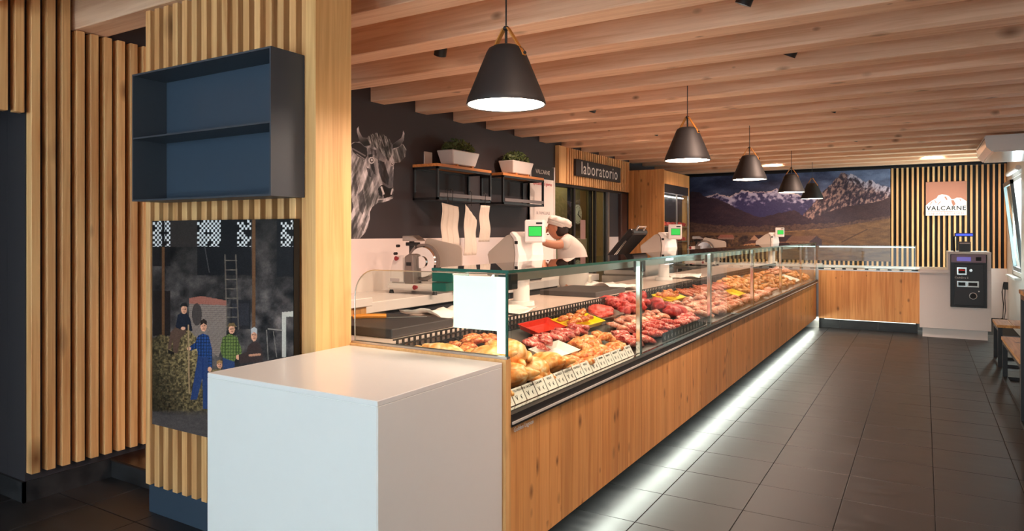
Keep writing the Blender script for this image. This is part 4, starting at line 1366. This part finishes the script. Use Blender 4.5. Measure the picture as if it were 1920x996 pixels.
for y, s, lb in ((5.585, 1.0, 'white planter with small leafy shrub above the hanging aprons'), (6.715, 1.0, 'white planter with small leafy shrub beside the notice board')):
    pt = thing('planter', lb, 'plant', (-3.98, y, 2.098), 0, 'planters on the wall shelves')
    b = MB()
    a0, b0, a1, b1, h = 0.075, 0.19, 0.10, 0.235, 0.16
    b.add([(-a0, -b0, 0.02), (a0, -b0, 0.02), (a0, b0, 0.02), (-a0, b0, 0.02), (-a1, -b1, h), (a1, -b1, h), (a1, b1, h), (-a1, b1, h)],
          [(3, 2, 1, 0), (0, 1, 5, 4), (1, 2, 6, 5), (2, 3, 7, 6), (3, 0, 4, 7), (4, 5, 6, 7)])
    obj('trough', b, M['plastic'], pt, bevel=0.008)
    for fy in (-0.13, 0.13):
        obj('foot', MB().box(-0.06, 0.085, fy - 0.012, fy + 0.012, 0, 0.022), M['plank_x'], pt)
    r = random.Random(int(y * 100))
    lf = MB()
    for i in range(420):
        a, e = r.uniform(0, 6.28), r.uniform(0, 1) ** 0.5
        x_, y_ = 0.10 * e * math.cos(a), 0.24 * e * math.sin(a)
        z_ = h + 0.13 * (1 - e * e * 0.6) * r.uniform(0.2, 1)
        n_ = Vector((r.uniform(-1, 1), r.uniform(-1, 1), r.uniform(0.2, 1))).normalized()
        t1 = n_.orthogonal().normalized()
        t1.rotate(Matrix.Rotation(r.uniform(0, 6.28), 3, n_))
        t2 = n_.cross(t1)
        p = Vector((x_, y_, z_))
        k = r.uniform(0.016, 0.028)
        lf.add([p - t1 * k, p + t2 * k * 0.45 + n_ * 0.003, p + t1 * k, p - t2 * k * 0.45 + n_ * 0.003], [(0, 1, 2, 3)])
    obj('foliage', lf, M['leaf'], pt, kind='stuff')
    st_ = MB()
    for i in range(14):
        a = r.uniform(0, 6.28)
        st_.cyl((0.03 * math.cos(a), 0.12 * math.sin(a), h - 0.02), (0.07 * math.cos(a), 0.2 * math.sin(a), h + 0.09), 0.003, 0.002, 5)
    obj('stems', st_, M['soil'], pt)

for i, (y, wd, ln, tilt, lb) in enumerate(((5.235, 0.31, 0.40, 0.02, 'wide white apron hanging from the shelf rail, nearest of three'), (5.58, 0.23, 0.50, 0.10, 'white apron with slanted top, middle of three'), (5.83, 0.19, 0.37, 0.0, 'narrow white apron, farthest of three'))):
    ap = thing('apron', lb, 'apron', (-3.83, y, 1.73), 0, 'aprons on the shelf rail')
    b = MB()
    nu, nv = 16, 14
    for a in range(nu + 1):
        for c_ in range(nv + 1):
            s_ = a / nu - 0.5
            t_ = c_ / nv
            b.v.append((0.010 * math.sin(s_ * 22 + i) * (0.3 + t_) + 0.008 * math.sin(t_ * 9 + i), s_ * wd * (0.86 + 0.14 * t_), -t_ * ln - tilt * (s_ + 0.5) * (1 - t_) * 1.5))
    b.f = [(a * (nv + 1) + c_, (a + 1) * (nv + 1) + c_, (a + 1) * (nv + 1) + c_ + 1, a * (nv + 1) + c_ + 1) for a in range(nu) for c_ in range(nv)]
    ob = obj('cloth', b, M['cloth'], ap, smooth=True)
    ob.modifiers.new('thickness', 'SOLIDIFY').thickness = 0.004
    for dy in ((-0.05, 0.03) if i == 0 else (0.0,)):
        obj('hook', MB().tube([(-0.012, dy, 0.10), (-0.02, dy, 0.125), (-0.002, dy, 0.135), (0.012, dy, 0.11), (0.004, dy + 0.005, 0.05), (0.0, dy + 0.01, -0.012)], 0.0035, 6), M['black'], ap)

nb = thing('notice_board', 'tall white board with black header and red handwriting on the wall', 'board', (-4.12, 7.6, 1.0))
obj('panel', MB().box(-4.146, -4.12, 7.27, 7.93, 1.0, 2.20), M['paper'], nb, world=True)
obj('header', MB().box(-4.146, -4.117, 7.30, 7.90, 2.13, 2.29), M['signblack'], nb, world=True)
for yy in (7.27, 7.90):
    obj('side_rail', MB().box(-4.146, -4.112, yy, yy + 0.03, 1.0, 2.30), M['plastic'], nb, world=True)
RW = (math.pi / 2, 0, math.pi / 2)
text('header_lettering', 'VALCARNE', 0.075, M['whiteink'], (-4.115, 7.6, 2.215), RW, nb)
text('handwriting', 'Specialità del giorno', 0.062, M['redink'], (-4.118, 7.6, 2.07), RW, nb)
text('handwriting', 'N. FAMIGLIALE', 0.055, M['greyink'], (-4.118, 7.62, 1.7), RW, nb)
sw = obj('light_switch', MB().box(-4.149, -4.135, 5.24, 5.36, 2.115, 2.24), M['plastic'], bevel=0.003, label='small white switch plate on the charcoal wall above shelf')
sw['category'] = 'switch'
ck = thing('wall_clock', 'round pale wall clock seen through the laboratory glass door', 'clock', (-4.89, 10.17, 1.755))
obj('rim', MB().cyl((-4.89, 10.17, 1.755), (-4.86, 10.17, 1.755), 0.17, n=32), M['steel'], ck, world=True, smooth=True)
obj('dial', MB().cyl((-4.861, 10.17, 1.755), (-4.857, 10.17, 1.755), 0.155, n=32), M['paper'], ck, world=True, smooth=True)
for a, ln in ((0.6, 0.08), (2.0, 0.12)):
    obj('hand', MB().tube([(-4.854, 10.17, 1.755), (-4.854, 10.17 + ln * math.sin(a), 1.755 + ln * math.cos(a))], 0.005, 6), M['ink'], ck, world=True)
for k in range(12):
    a = k * math.pi / 6
    obj('hour_mark', MB().ball((-4.855, 10.17 + 0.13 * math.sin(a), 1.755 + 0.13 * math.cos(a)), (0.003, 0.007, 0.007), 8, 5), M['ink'], ck, world=True)
pc = obj('door_notice', MB().box(-4.274, -4.270, 9.03, 9.2, 1.36, 1.64), M['logo_pink'], label='small pink notice stuck on the laboratory door glass')
pc['category'] = 'notice'

# ------------------------------------------------------------------ fridge in its spruce housing
fg = thing('fridge_cabinet', 'tall spruce clad fridge with glass door and meat on shelves', 'fridge', (-3.84, 11.25, 0))
W4 = dict(parent=fg, world=True)
pm3 = MB().box(-0.049, 0.049, -0.009, 0.009, 0, 2.47).mesh('plank', bevel=0.0008)
pm3.materials.append(M['plank'])
for i in range(6):
    obj('plank', pm3, None, fg, (-4.09 + i * 0.1, 10.589, 0), world=True)
obj('side_panel', MB().box(-4.14, -3.54, 11.92, 11.95, 0, 2.45), M['board'], **W4)
obj('top_panel', MB().box(-0.01, 0.01, -0.67, 0.67, 0, 0.21), M['plank'], fg, (-3.55, 11.265, 2.24), world=True)
obj('body', MB().box(-4.14, -3.66, 10.6, 11.92, 0.0, 2.24).box(-3.66, -3.55, 10.6, 11.92, 2.1, 2.24).box(-3.66, -3.55, 10.6, 11.92, 0, 0.3), M['black'], **W4)
obj('inside_lamp', MB().box(-3.62, -3.60, 10.7, 11.8, 2.04, 2.06), emit('fridge_lamp', (1, 0.9, 0.85, 1), 1.6), **W4)
for a, b in ((10.62, 11.25), (11.27, 11.9)):
    dr = obj('glass_door', MB().box(-3.545, -3.538, a, b, 0.3, 2.08), M['glass'], **W4)
    obj('door_frame', MB().box(-3.55, -3.53, b - 0.035, b, 0.3, 2.1), M['steel'], **W4)
for zz in (0.9, 1.3, 1.55):
    obj('shelf', MB().box(-3.66, -3.56, 10.62, 11.9, zz, zz + 0.012), M['steel'], **W4)
for zz in (1.312, 1.562):
    for k in range(6):
        o = obj('packed_meat', VAR['beef'][k % 4], None, None, (-3.60, 10.76 + k * 0.2, zz + 0.03), (0, 0, 1.5), label='packed dark red cut on fridge %s shelf, %s from the near side' % ('lower' if zz < 1.5 else 'upper', ORDN[k]))
        o['category'], o['group'] = 'meat', 'cuts in the fridge'
        o.scale = (0.7, 0.6, 0.9)

# ------------------------------------------------------------------ far right: checkout, machine, sign, air conditioner, benches
co = thing('checkout_cabinet', 'pinkish white checkout cabinet with a recessed plinth at the far end', 'cabinet', (0.36, 11.5, 0))
W5 = dict(parent=co, world=True)
obj('body', MB().box(-0.05, 0.775, 11.15, 11.95, 0.13, 0.945), M['whitepanel'], bevel=0.003, **W5)
obj('tower', MB().box(0.285, 0.775, 11.15, 11.95, 0.9455, 1.19), M['whitepanel'], bevel=0.003, **W5)
obj('plinth', MB().box(-0.015, 0.74, 11.2, 11.9, 0, 0.13), M['whitepanel'], **W5)
obj('ledge_trim', MB().box(-0.05, 0.284, 11.13, 11.15, 0.89, 0.91), M['plastic'], **W5)
cm = thing('cash_machine', 'black automatic cash machine built into the white checkout cabinet', 'cash machine', (0.52, 11.14, 0.44))
W6 = dict(parent=cm, world=True)
obj('surround', MB().box(0.312, 0.726, 11.125, 11.149, 0.44, 1.16), M['black'], bevel=0.004, **W6)
obj('door_panel', MB().box(0.36, 0.69, 11.112, 11.125, 0.47, 1.03), M['machine'], bevel=0.004, **W6)
bz = obj('bezel', MB().prism([(11.10, 1.05), (11.125, 1.05), (11.125, 1.155), (11.115, 1.155)], 'x', 0.322, 0.712), M['bezel'], **W6)
obj('screen', MB().box(0.385, 0.545, 11.098, 11.104, 1.068, 1.125), M['violetlcd'], **W6)
obj('scanner', MB().box(0.60, 0.66, 11.097, 11.104, 1.075, 1.125), M['ink'], **W6)
for a, b, c_, d in ((0.385, 0.50, 0.88, 0.985), (0.385, 0.50, 0.715, 0.80), (0.50, 0.635, 0.715, 0.80)):
    obj('slot_frame', MB().box(a, b, 11.106, 11.112, c_, d), M['chrome'], bevel=0.003, **W6)
    obj('slot', MB().box(a + 0.018, b - 0.018, 11.103, 11.107, c_ + 0.02, d - 0.02), M['ink'], **W6)
obj('note_light', MB().box(0.41, 0.475, 11.101, 11.104, 0.945, 0.950), emit('red_light', rgb(255, 40, 30), 1.0), **W6)
obj('lock', MB().cyl((0.545, 11.112, 0.945), (0.545, 11.10, 0.945), 0.018), M['chrome'], smooth=True, **W6)
obj('coin_ring', MB().cyl((0.57, 11.112, 0.60), (0.57, 11.102, 0.60), 0.046, n=32), M['chrome'], smooth=True, **W6)
obj('coin_cup', MB().cyl((0.57, 11.104, 0.60), (0.57, 11.10, 0.60), 0.037, n=32), M['ink'], smooth=True, **W6)
obj('button', MB().cyl((0.635, 11.112, 0.665), (0.635, 11.104, 0.665), 0.009, n=12), M['paper'], **W6)
text('lettering', 'CashDro 5', 0.035, M['whiteink'], (0.44, 11.111, 0.842), (math.pi / 2, 0, 0), cm)
td = thing('till_display', 'small black till display with blue screen on the checkout cabinet', 'display', (0.40, 11.5, 1.19))
W7 = dict(parent=td, world=True)
obj('stand', MB().tube([(0.37, 11.5, 1.19), (0.37, 11.5, 1.40), (0.44, 11.5, 1.42)], 0.012), M['black'], **W7)
obj('display_case', MB().box(0.37, 0.60, 11.47, 11.52, 1.40, 1.45), M['black'], bevel=0.006, **W7)
obj('screen', MB().box(0.385, 0.585, 11.466, 11.471, 1.41, 1.44), M['bluelcd'], **W7)
pr = thing('receipt_printer', 'small black receipt printer under the blue till display', 'printer', (0.49, 11.5, 1.19))
obj('body', MB().box(0.42, 0.56, 11.42, 11.58, 1.191, 1.33), M['machine'], pr, world=True, bevel=0.006)
obj('paper_slot', MB().box(0.43, 0.55, 11.415, 11.42, 1.30, 1.315), M['greyink'], pr, world=True)

lg = thing('company_sign', 'square sign with white mountain on brown over the slatted far wall', 'sign', (0.32, 13.64, 1.75))
W8 = dict(parent=lg, world=True)
LX0, LX1, LZ0, LZ1, LY = 0.03, 0.61, 1.745, 2.315, 13.635
obj('panel', MB().box(LX0, LX1, LY, LY + 0.025, LZ0, LZ1), M['logo_brown'], **W8)
U = lambda u, v: (LX0 + (u - 183) / (560 - 183) * (LX1 - LX0), LZ1 - (v - 97) / (415 - 97) * (LZ1 - LZ0))
mt = [(183, 318), (215, 290), (245, 270), (285, 250), (300, 225), (335, 215), (375, 222), (400, 235), (425, 265), (445, 262), (470, 250), (510, 252), (560, 285), (560, 415), (183, 415)]
obj('mountain_shape', MB().prism([U(*p) for p in mt], 'y', LY - 0.003, LY - 0.0005), M['paper'], **W8)
for p in ([(230, 310), (245, 285), (240, 282), (222, 312)], [(262, 270), (280, 300), (285, 296), (270, 270)], [(298, 315), (325, 285), (318, 282), (295, 310)], [(355, 240), (380, 275), (385, 262), (370, 236)],
          [(420, 270), (445, 275), (460, 310), (440, 330), (425, 300)], [(495, 262), (503, 282), (508, 280), (502, 262)]):
    obj('rock_mark', MB().prism([U(*q) for q in p], 'y', LY - 0.0045, LY - 0.0032), M['logo_brown'], **W8)
text('lettering', 'VALCARNE', 0.10, M['ink'], (0.322, LY - 0.005, U(0, 348)[1]), (math.pi / 2, 0, 0), lg, sx=1.0, space=1.16, bold=0.018)
obj('underline', MB().box(LX0 + 0.012, LX1 - 0.012, LY - 0.005, LY - 0.0032, U(0, 378)[1], U(0, 375)[1]), M['logo_brown'], **W8)
text('lettering', 'sapori bellunesi', 0.068, M['logo_pink'], (0.322, LY - 0.005, U(0, 393)[1]), (math.pi / 2, 0, 0), lg, sx=1.0, space=1.16)

ac = thing('air_conditioner', 'white ceiling air conditioner with side grille near the window', 'air conditioner', (0.88, 10.3, 2.38))
obj('casing', MB().prism([(0.60, 2.58), (0.62, 2.45), (0.68, 2.385), (1.155, 2.385), (1.155, 2.58)], 'y', 9.62, 11.1), M['white'], ac, world=True, bevel=0.012, seg=2)
for k in range(4):
    obj('louvre', MB().box(-0.002, 0.002, -0.65, 0.65, -0.007, 0.007), M['ink'], ac, (-0.272 + 0.012 * k, 0.0, 0.16 - 0.028 * k), (0, -0.5, 0))

for nm, X0, X1, ya, yb, h, lb in (('bench', 0.68, 1.12, 9.07, 9.66, 0.455, 'small wooden bench with black frame near the checkout'), ('bench', 0.66, 1.10, 6.86, 8.36, 0.42, 'long wooden bench with black frame along the window side'), ('high_table', 0.62, 1.14, 5.3, 6.47, 1.02, 'high wooden table with black legs at the picture edge')):
    bn = thing(nm, lb, 'bench' if nm == 'bench' else 'table', ((X0 + X1) / 2, (ya + yb) / 2, 0))
    kw = dict(parent=bn, world=True)
    npl = 3
    for k in range(npl):
        wd = (X1 - X0) / npl
        obj('board', MB().box(-wd / 2 + 0.001, wd / 2 - 0.001, -(yb - ya) / 2, (yb - ya) / 2, -0.015, 0.015), M['plank_top'], bn, (-(X1 - X0) / 2 + wd * (k + 0.5), 0, h - 0.015), bevel=0.002)
    for xx in (X0 + 0.01, X1 - 0.05):
        for yy in (ya + 0.01, yb - 0.05):
            obj('leg', MB().box(xx, xx + 0.04, yy, yy + 0.04, 0, h - 0.03), M['black'], **kw)
        obj('foot_bar', MB().box(xx, xx + 0.04, ya + 0.05, yb - 0.05, 0.0, 0.03), M['black'], **kw)
        obj('top_bar', MB().box(xx, xx + 0.04, ya + 0.05, yb - 0.05, h - 0.07, h - 0.03), M['black'], **kw)
    for yy in (ya + 0.01, yb - 0.05):
        obj('cross_bar', MB().box(X0 + 0.05, X1 - 0.05, yy, yy + 0.04, 0.0, 0.03), M['black'], **kw)

cbm = MB()
cbm.tube([(1.12, 13.55, 0.62), (1.10, 13.5, 0.64), (1.08, 13.5, 0.5), (1.10, 13.52, 0.3), (1.09, 13.5, 0.08), (0.95, 13.45, 0.03), (0.8, 13.4, 0.02)], 0.008, 6)
o = obj('power_cable', cbm, M['black'], label='black power cable hanging in the far corner')
o['category'] = 'cable'
cbm = MB().tube([(1.13, 13.6, 0.58), (1.12, 13.56, 0.4), (1.13, 13.55, 0.2), (1.1, 13.5, 0.03), (0.98, 13.5, 0.02)], 0.006, 6).box(1.10, 1.16, 13.50, 13.56, 0.54, 0.66)
o = obj('power_cable', cbm, M['black'], label='thin black cable with plug beside the far corner cable')
o['category'] = 'cable'

# ------------------------------------------------------------------ lamps
ORD = ['nearest and largest black cone pendant lamp over the counter', 'second black cone pendant lamp over the counter', 'third black cone pendant lamp before the fridge', 'fourth small black pendant lamp before the mural', 'farthest and smallest black pendant lamp before the mural']
LY_ = [2.61, 5.35, 7.6, 10.3, 12.4]
lamp0 = None


def pendant(loc, label):
    t_ = thing('pendant_lamp', label, 'lamp', loc, random.uniform(-0.4, 0.4), 'pendant lamps')
    obj('shade', MB().lathe([(0.170, 0.004), (0.176, 0.0), (0.178, 0.006), (0.172, 0.03), (0.088, 0.235), (0.078, 0.252), (0.06, 0.262), (0.0, 0.264)], n=56), M['lampblack'], t_, smooth=True)
    obj('shade_lining', MB().lathe([(0.172, 0.003), (0.166, 0.03), (0.082, 0.232), (0.05, 0.25), (0.0, 0.252)], n=56), M['lampwhite'], t_, smooth=True)
    obj('diffuser', MB().lathe([(0.0, 0.022), (0.08, 0.020), (0.168, 0.014)], n=48), M['pendant'], t_, smooth=True)
    obj('cord', MB().cyl((0, 0, 0.26), (0, 0, ZC - loc[2]), 0.0035, n=8), M['black'], t_)
    obj('knob', MB().ball((0, 0, 0.345), (0.014, 0.014, 0.012)), M['black'], t_, smooth=True)
    obj('stem', MB().cyl((0, 0, 0.255), (0, 0, 0.345), 0.006, n=10), M['black'], t_)
    for s in (-1, 1):
        st_ = MB().prism([(0.008 * s, 0.345), (0.014 * s, 0.347), (0.102 * s, 0.215), (0.098 * s, 0.210)], 'y', -0.011, 0.011)
        obj('strap', st_, M['leather'], t_)
        obj('rivet', MB().cyl((0.096 * s, 0, 0.219), (0.106 * s, 0, 0.223), 0.007, n=10), M['black'], t_)
    return t_


for y, lb in zip(LY_, ORD):
    if lamp0 is None:
        lamp0 = pendant((-1.60, y, 2.02), lb)
    else:
        c_ = copy_tree(lamp0)
        c_.location = (-1.60, y, 2.02)
        c_['label'] = lb
        c_.rotation_euler.z = random.uniform(-0.5, 0.5)


def track_spot(x, y, aim, label, power):
    t_ = thing('ceiling_spot', label, 'spotlight', (x, y, 2.75), 0, 'black ceiling spotlights')
    d = (Vector(aim) - Vector((x, y, 2.69))).normalized()
    q = d.to_track_quat('-Z', 'Y')
    hd = thing('spot_head', None, None, (0, 0, -0.06), 0)
    hd.parent = t_
    hd.rotation_euler = q.to_euler()
    obj('can', MB().lathe([(0.0, 0.06), (0.03, 0.06), (0.042, 0.045), (0.042, -0.06), (0.036, -0.06), (0.034, -0.04), (0.0, -0.04)], n=20), M['black'], hd, smooth=True)
    obj('lens', MB().lathe([(0.0, -0.045), (0.033, -0.045)], n=20), emit('spot_lens', (1, 0.85, 0.7, 1), 6) if 'spot_lens' not in bpy.data.materials else bpy.data.materials['spot_lens'], hd)
    obj('bracket', MB().box(-0.006, 0.006, -0.006, 0.006, 0.0, ZC - 2.75), M['black'], t_)
    l = bpy.data.lights.new('spot_beam', 'SPOT')
    l.energy, l.color, l.spot_size, l.spot_blend, l.shadow_soft_size = power, (1, 0.68, 0.52), math.radians(105), 0.7, 0.035
    lo = bpy.data.objects.new('spot_beam', l)
    C.objects.link(lo)
    lo.parent = hd
    lo.location = (0, 0, -0.065)


k_ = 0
for x, y, aim in ((-0.45, 1.83, (-1.5, 2.7, 0.4)), (0.3, 3.05, (-1.4, 3.6, 0.4)), (-2.75, 3.66, (-3.6, 4.3, 0.9)), (-0.78, 3.66, (-1.7, 3.9, 0.8)), (-0.75, 4.89, (-1.7, 5.2, 0.8)), (-2.75, 6.12, (-3.9, 6.6, 1.0)), (-2.75, 7.95, (-3.7, 8.4, 1.2)), (-0.75, 7.34, (-1.7, 7.7, 0.8)),
                  (-2.75, 10.4, (-3.2, 11.2, 1.0)), (-0.75, 9.8, (-1.5, 10.4, 0.6)), (0.1, 12.26, (0.2, 13.6, 1.6)), (-2.2, 12.26, (-2.4, 13.6, 1.8))):
    track_spot(x, y, aim, ['black ceiling spotlight above the white block', 'black ceiling spotlight near the bench side', 'black ceiling spotlight between beams above the bull painting', 'black ceiling spotlight over the near aisle', 'black ceiling spotlight beyond the near aisle spotlight', 'black ceiling spotlight over the hanging aprons',
                           'black ceiling spotlight near the laboratory door', 'black ceiling spotlight over the middle of the aisle', 'black ceiling spotlight before the fridge', 'black ceiling spotlight over the far aisle', 'black ceiling spotlight aimed at the brown square sign', 'black ceiling spotlight aimed at the mountain mural'][k_], SPOT_W * (0.4 if y > 12 else 0.5 if x < -2.5 else 0.45 if y < 3.2 else 0.9))
    k_ += 1

# ------------------------------------------------------------------ the worker behind the counter
PF = Vector((-0.86, -0.51, 0)).normalized()
PLft = Vector((0, 0, 1)).cross(PF)


def PP(f, l, u):
    return PF * f + PLft * l + Vector((0, 0, u))


def skin_body(name, pts, edges, mat, parent, sub=2):
    m = bpy.data.meshes.new(name)
    m.from_pydata([PP(*p[:3]) for p in pts], edges, [])
    o = obj(name, m, mat, parent)
    o.modifiers.new('skin', 'SKIN')
    for i, v in enumerate(m.skin_vertices[0].data):
        r_ = pts[i][3]
        v.radius = r_ if isinstance(r_, tuple) else (r_, r_)
        v.use_root = i == 0
    sd = o.modifiers.new('smooth', 'SUBSURF')
    sd.levels = sd.render_levels = sub
    for p in m.polygons:
        p.use_smooth = True
    o.modifiers['skin'].use_smooth_shade = True
    return o


pe = thing('person', 'person in white shirt and white cap working behind the counter, arm raised', 'person', (-3.0, 6.15, 0))
pts = [(0, 0, 0.92, 0.12), (0.01, 0, 1.08, 0.105), (0.03, 0, 1.24, 0.12), (0.06, 0, 1.36, 0.075), (0.10, 0, 1.41, 0.062), (0.15, 0, 1.445, 0.078), (0.165, 0, 1.50, 0.105), (0.15, 0, 1.56, 0.085),
       (0.05, 0.155, 1.36, 0.052), (0.17, 0.20, 1.33, 0.045), (0.30, 0.19, 1.36, 0.038), (0.30, 0.13, 1.42, 0.032), (0.29, 0.09, 1.46, 0.026), (0.28, 0.06, 1.49, 0.026),
       (0.05, -0.155, 1.35, 0.052), (0.08, -0.21, 1.20, 0.044), (0.13, -0.22, 1.09, 0.038), (0.24, -0.19, 1.04, 0.032), (0.33, -0.16, 1.02, 0.026), (0.375, -0.15, 1.01, 0.027),
       (0.0, 0.09, 0.84, 0.085), (0.02, 0.10, 0.48, 0.058), (-0.01, 0.10, 0.09, 0.038), (0.08, 0.11, 0.035, 0.032), (0.15, 0.115, 0.03, 0.026),
       (0.0, -0.09, 0.84, 0.085), (0.02, -0.10, 0.48, 0.058), (-0.01, -0.10, 0.09, 0.038), (0.08, -0.11, 0.035, 0.032), (0.15, -0.115, 0.03, 0.026)]
eds = [(0, 1), (1, 2), (2, 3), (3, 4), (4, 5), (5, 6), (6, 7), (3, 8), (8, 9), (9, 10), (10, 11), (11, 12), (12, 13), (3, 14), (14, 15), (15, 16), (16, 17), (17, 18), (18, 19),
       (0, 20), (20, 21), (21, 22), (22, 23), (23, 24), (0, 25), (25, 26), (26, 27), (27, 28), (28, 29)]
for base, dirs in ((13, [(0.0, -0.02, 0.035), (0.005, -0.005, 0.04), (0.01, 0.01, 0.038), (0.012, 0.022, 0.03), (-0.03, -0.015, 0.01)]), (19, [(0.04, 0.022, -0.01), (0.045, 0.008, -0.012), (0.043, -0.006, -0.012), (0.036, -0.02, -0.01), (0.01, 0.035, -0.005)])):
    b = pts[base]
    for d in dirs:
        i = len(pts)
        pts.append((b[0] + d[0], b[1] + d[1], b[2] + d[2], 0.009))
        pts.append((b[0] + d[0] * 1.7, b[1] + d[1] * 1.5, b[2] + d[2] * 1.5 - 0.008, 0.008))
        eds += [(base, i), (i, i + 1)]
body = skin_body('body', pts, eds, M['skin'], pe)
spt = [(0, 0, 0.86, 0.165), (-0.02, 0, 0.98, 0.16), (-0.02, 0, 1.12, 0.158), (0.0, 0, 1.26, 0.165), (0.04, 0, 1.36, 0.11), (0.085, 0, 1.40, 0.075), (0.05, 0.16, 1.355, 0.07), (0.13, 0.195, 1.335, 0.066), (0.05, -0.16, 1.345, 0.07), (0.07, -0.205, 1.23, 0.064)]
skin_body('shirt', spt, [(0, 1), (1, 2), (2, 3), (3, 4), (4, 5), (4, 6), (6, 7), (4, 8), (8, 9)], M['shirt'], pe)
tpt = [(0, 0, 0.90, 0.135), (0, 0.09, 0.82, 0.10), (0.02, 0.10, 0.48, 0.08), (-0.01, 0.10, 0.10, 0.065), (0, -0.09, 0.82, 0.10), (0.02, -0.10, 0.48, 0.08), (-0.01, -0.10, 0.10, 0.065)]
skin_body('trousers', tpt, [(0, 1), (1, 2), (2, 3), (0, 4), (4, 5), (5, 6)], M['shirt'], pe)
for s in (-1, 1):
    sh = MB()
    c_ = PP(0.06, 0.11 * s, 0.04)
    sh.ball((0, 0, 0), (0.14, 0.055, 0.05))
    o = obj('shoe', sh, M['ink'], pe, c_, (0, 0, math.atan2(PF.y, PF.x)), smooth=True)
hd = thing('head_dress', None, None, PP(0.135, 0, 1.545), math.atan2(PF.y, PF.x))
bpy.data.objects.remove(hd)
HR = (0, -0.3, math.atan2(PF.y, PF.x))
cap = MB().lathe([(0.098, 0.0), (0.106, 0.01), (0.110, 0.03), (0.098, 0.055), (0.06, 0.072), (0.0, 0.078)], n=28)
cap.v = [(x * 1.14 - 0.012, y * 0.92, z + 0.012 * math.sin(7 * math.atan2(y, x)) * (0.6 if 0.03 < z < 0.1 else 0)) for x, y, z in cap.v]
obj('cap', cap, M['shirt'], pe, PP(0.14, 0, 1.535), HR, smooth=True)
obj('cap_band', MB().lathe([(0.102, -0.018), (0.107, -0.016), (0.107, 0.014), (0.102, 0.016)], n=28), M['shirt'], pe, PP(0.143, 0, 1.533), HR, smooth=True)
obj('hair', MB().ball((-0.048, 0, -0.03), (0.082, 0.104, 0.085)).ball((-0.105, 0, -0.085), (0.045, 0.05, 0.05)), M['hair'], pe, PP(0.155, 0, 1.525), HR, smooth=True)
obj('nose', MB().ball((0.09, 0, -0.01), (0.02, 0.012, 0.022)), M['skin'], pe, PP(0.172, 0, 1.495), (0, 0.15, math.atan2(PF.y, PF.x)), smooth=True)
for s in (-1, 1):
    obj('eye', MB().ball((0.075, 0.032 * s, 0.015), (0.012, 0.014, 0.008)), M['ink'], pe, PP(0.172, 0, 1.495), (0, 0.15, math.atan2(PF.y, PF.x)), smooth=True)
    obj('ear', MB().ball((-0.005, 0.085 * s, 0.0), (0.018, 0.010, 0.028)), M['skin'], pe, PP(0.172, 0, 1.495), (0, 0.15, math.atan2(PF.y, PF.x)), smooth=True)
obj('mouth', MB().ball((0.078, 0, -0.05), (0.012, 0.024, 0.006)), M['darkred'], pe, PP(0.172, 0, 1.495), (0, 0.15, math.atan2(PF.y, PF.x)), smooth=True)

# brand script on the first plank
lgx = text('brand_script', 'Golden Lagoon', 0.026, M['whiteink'], (-1.398, 2.42, 0.663), RW, dc)
flush_text()
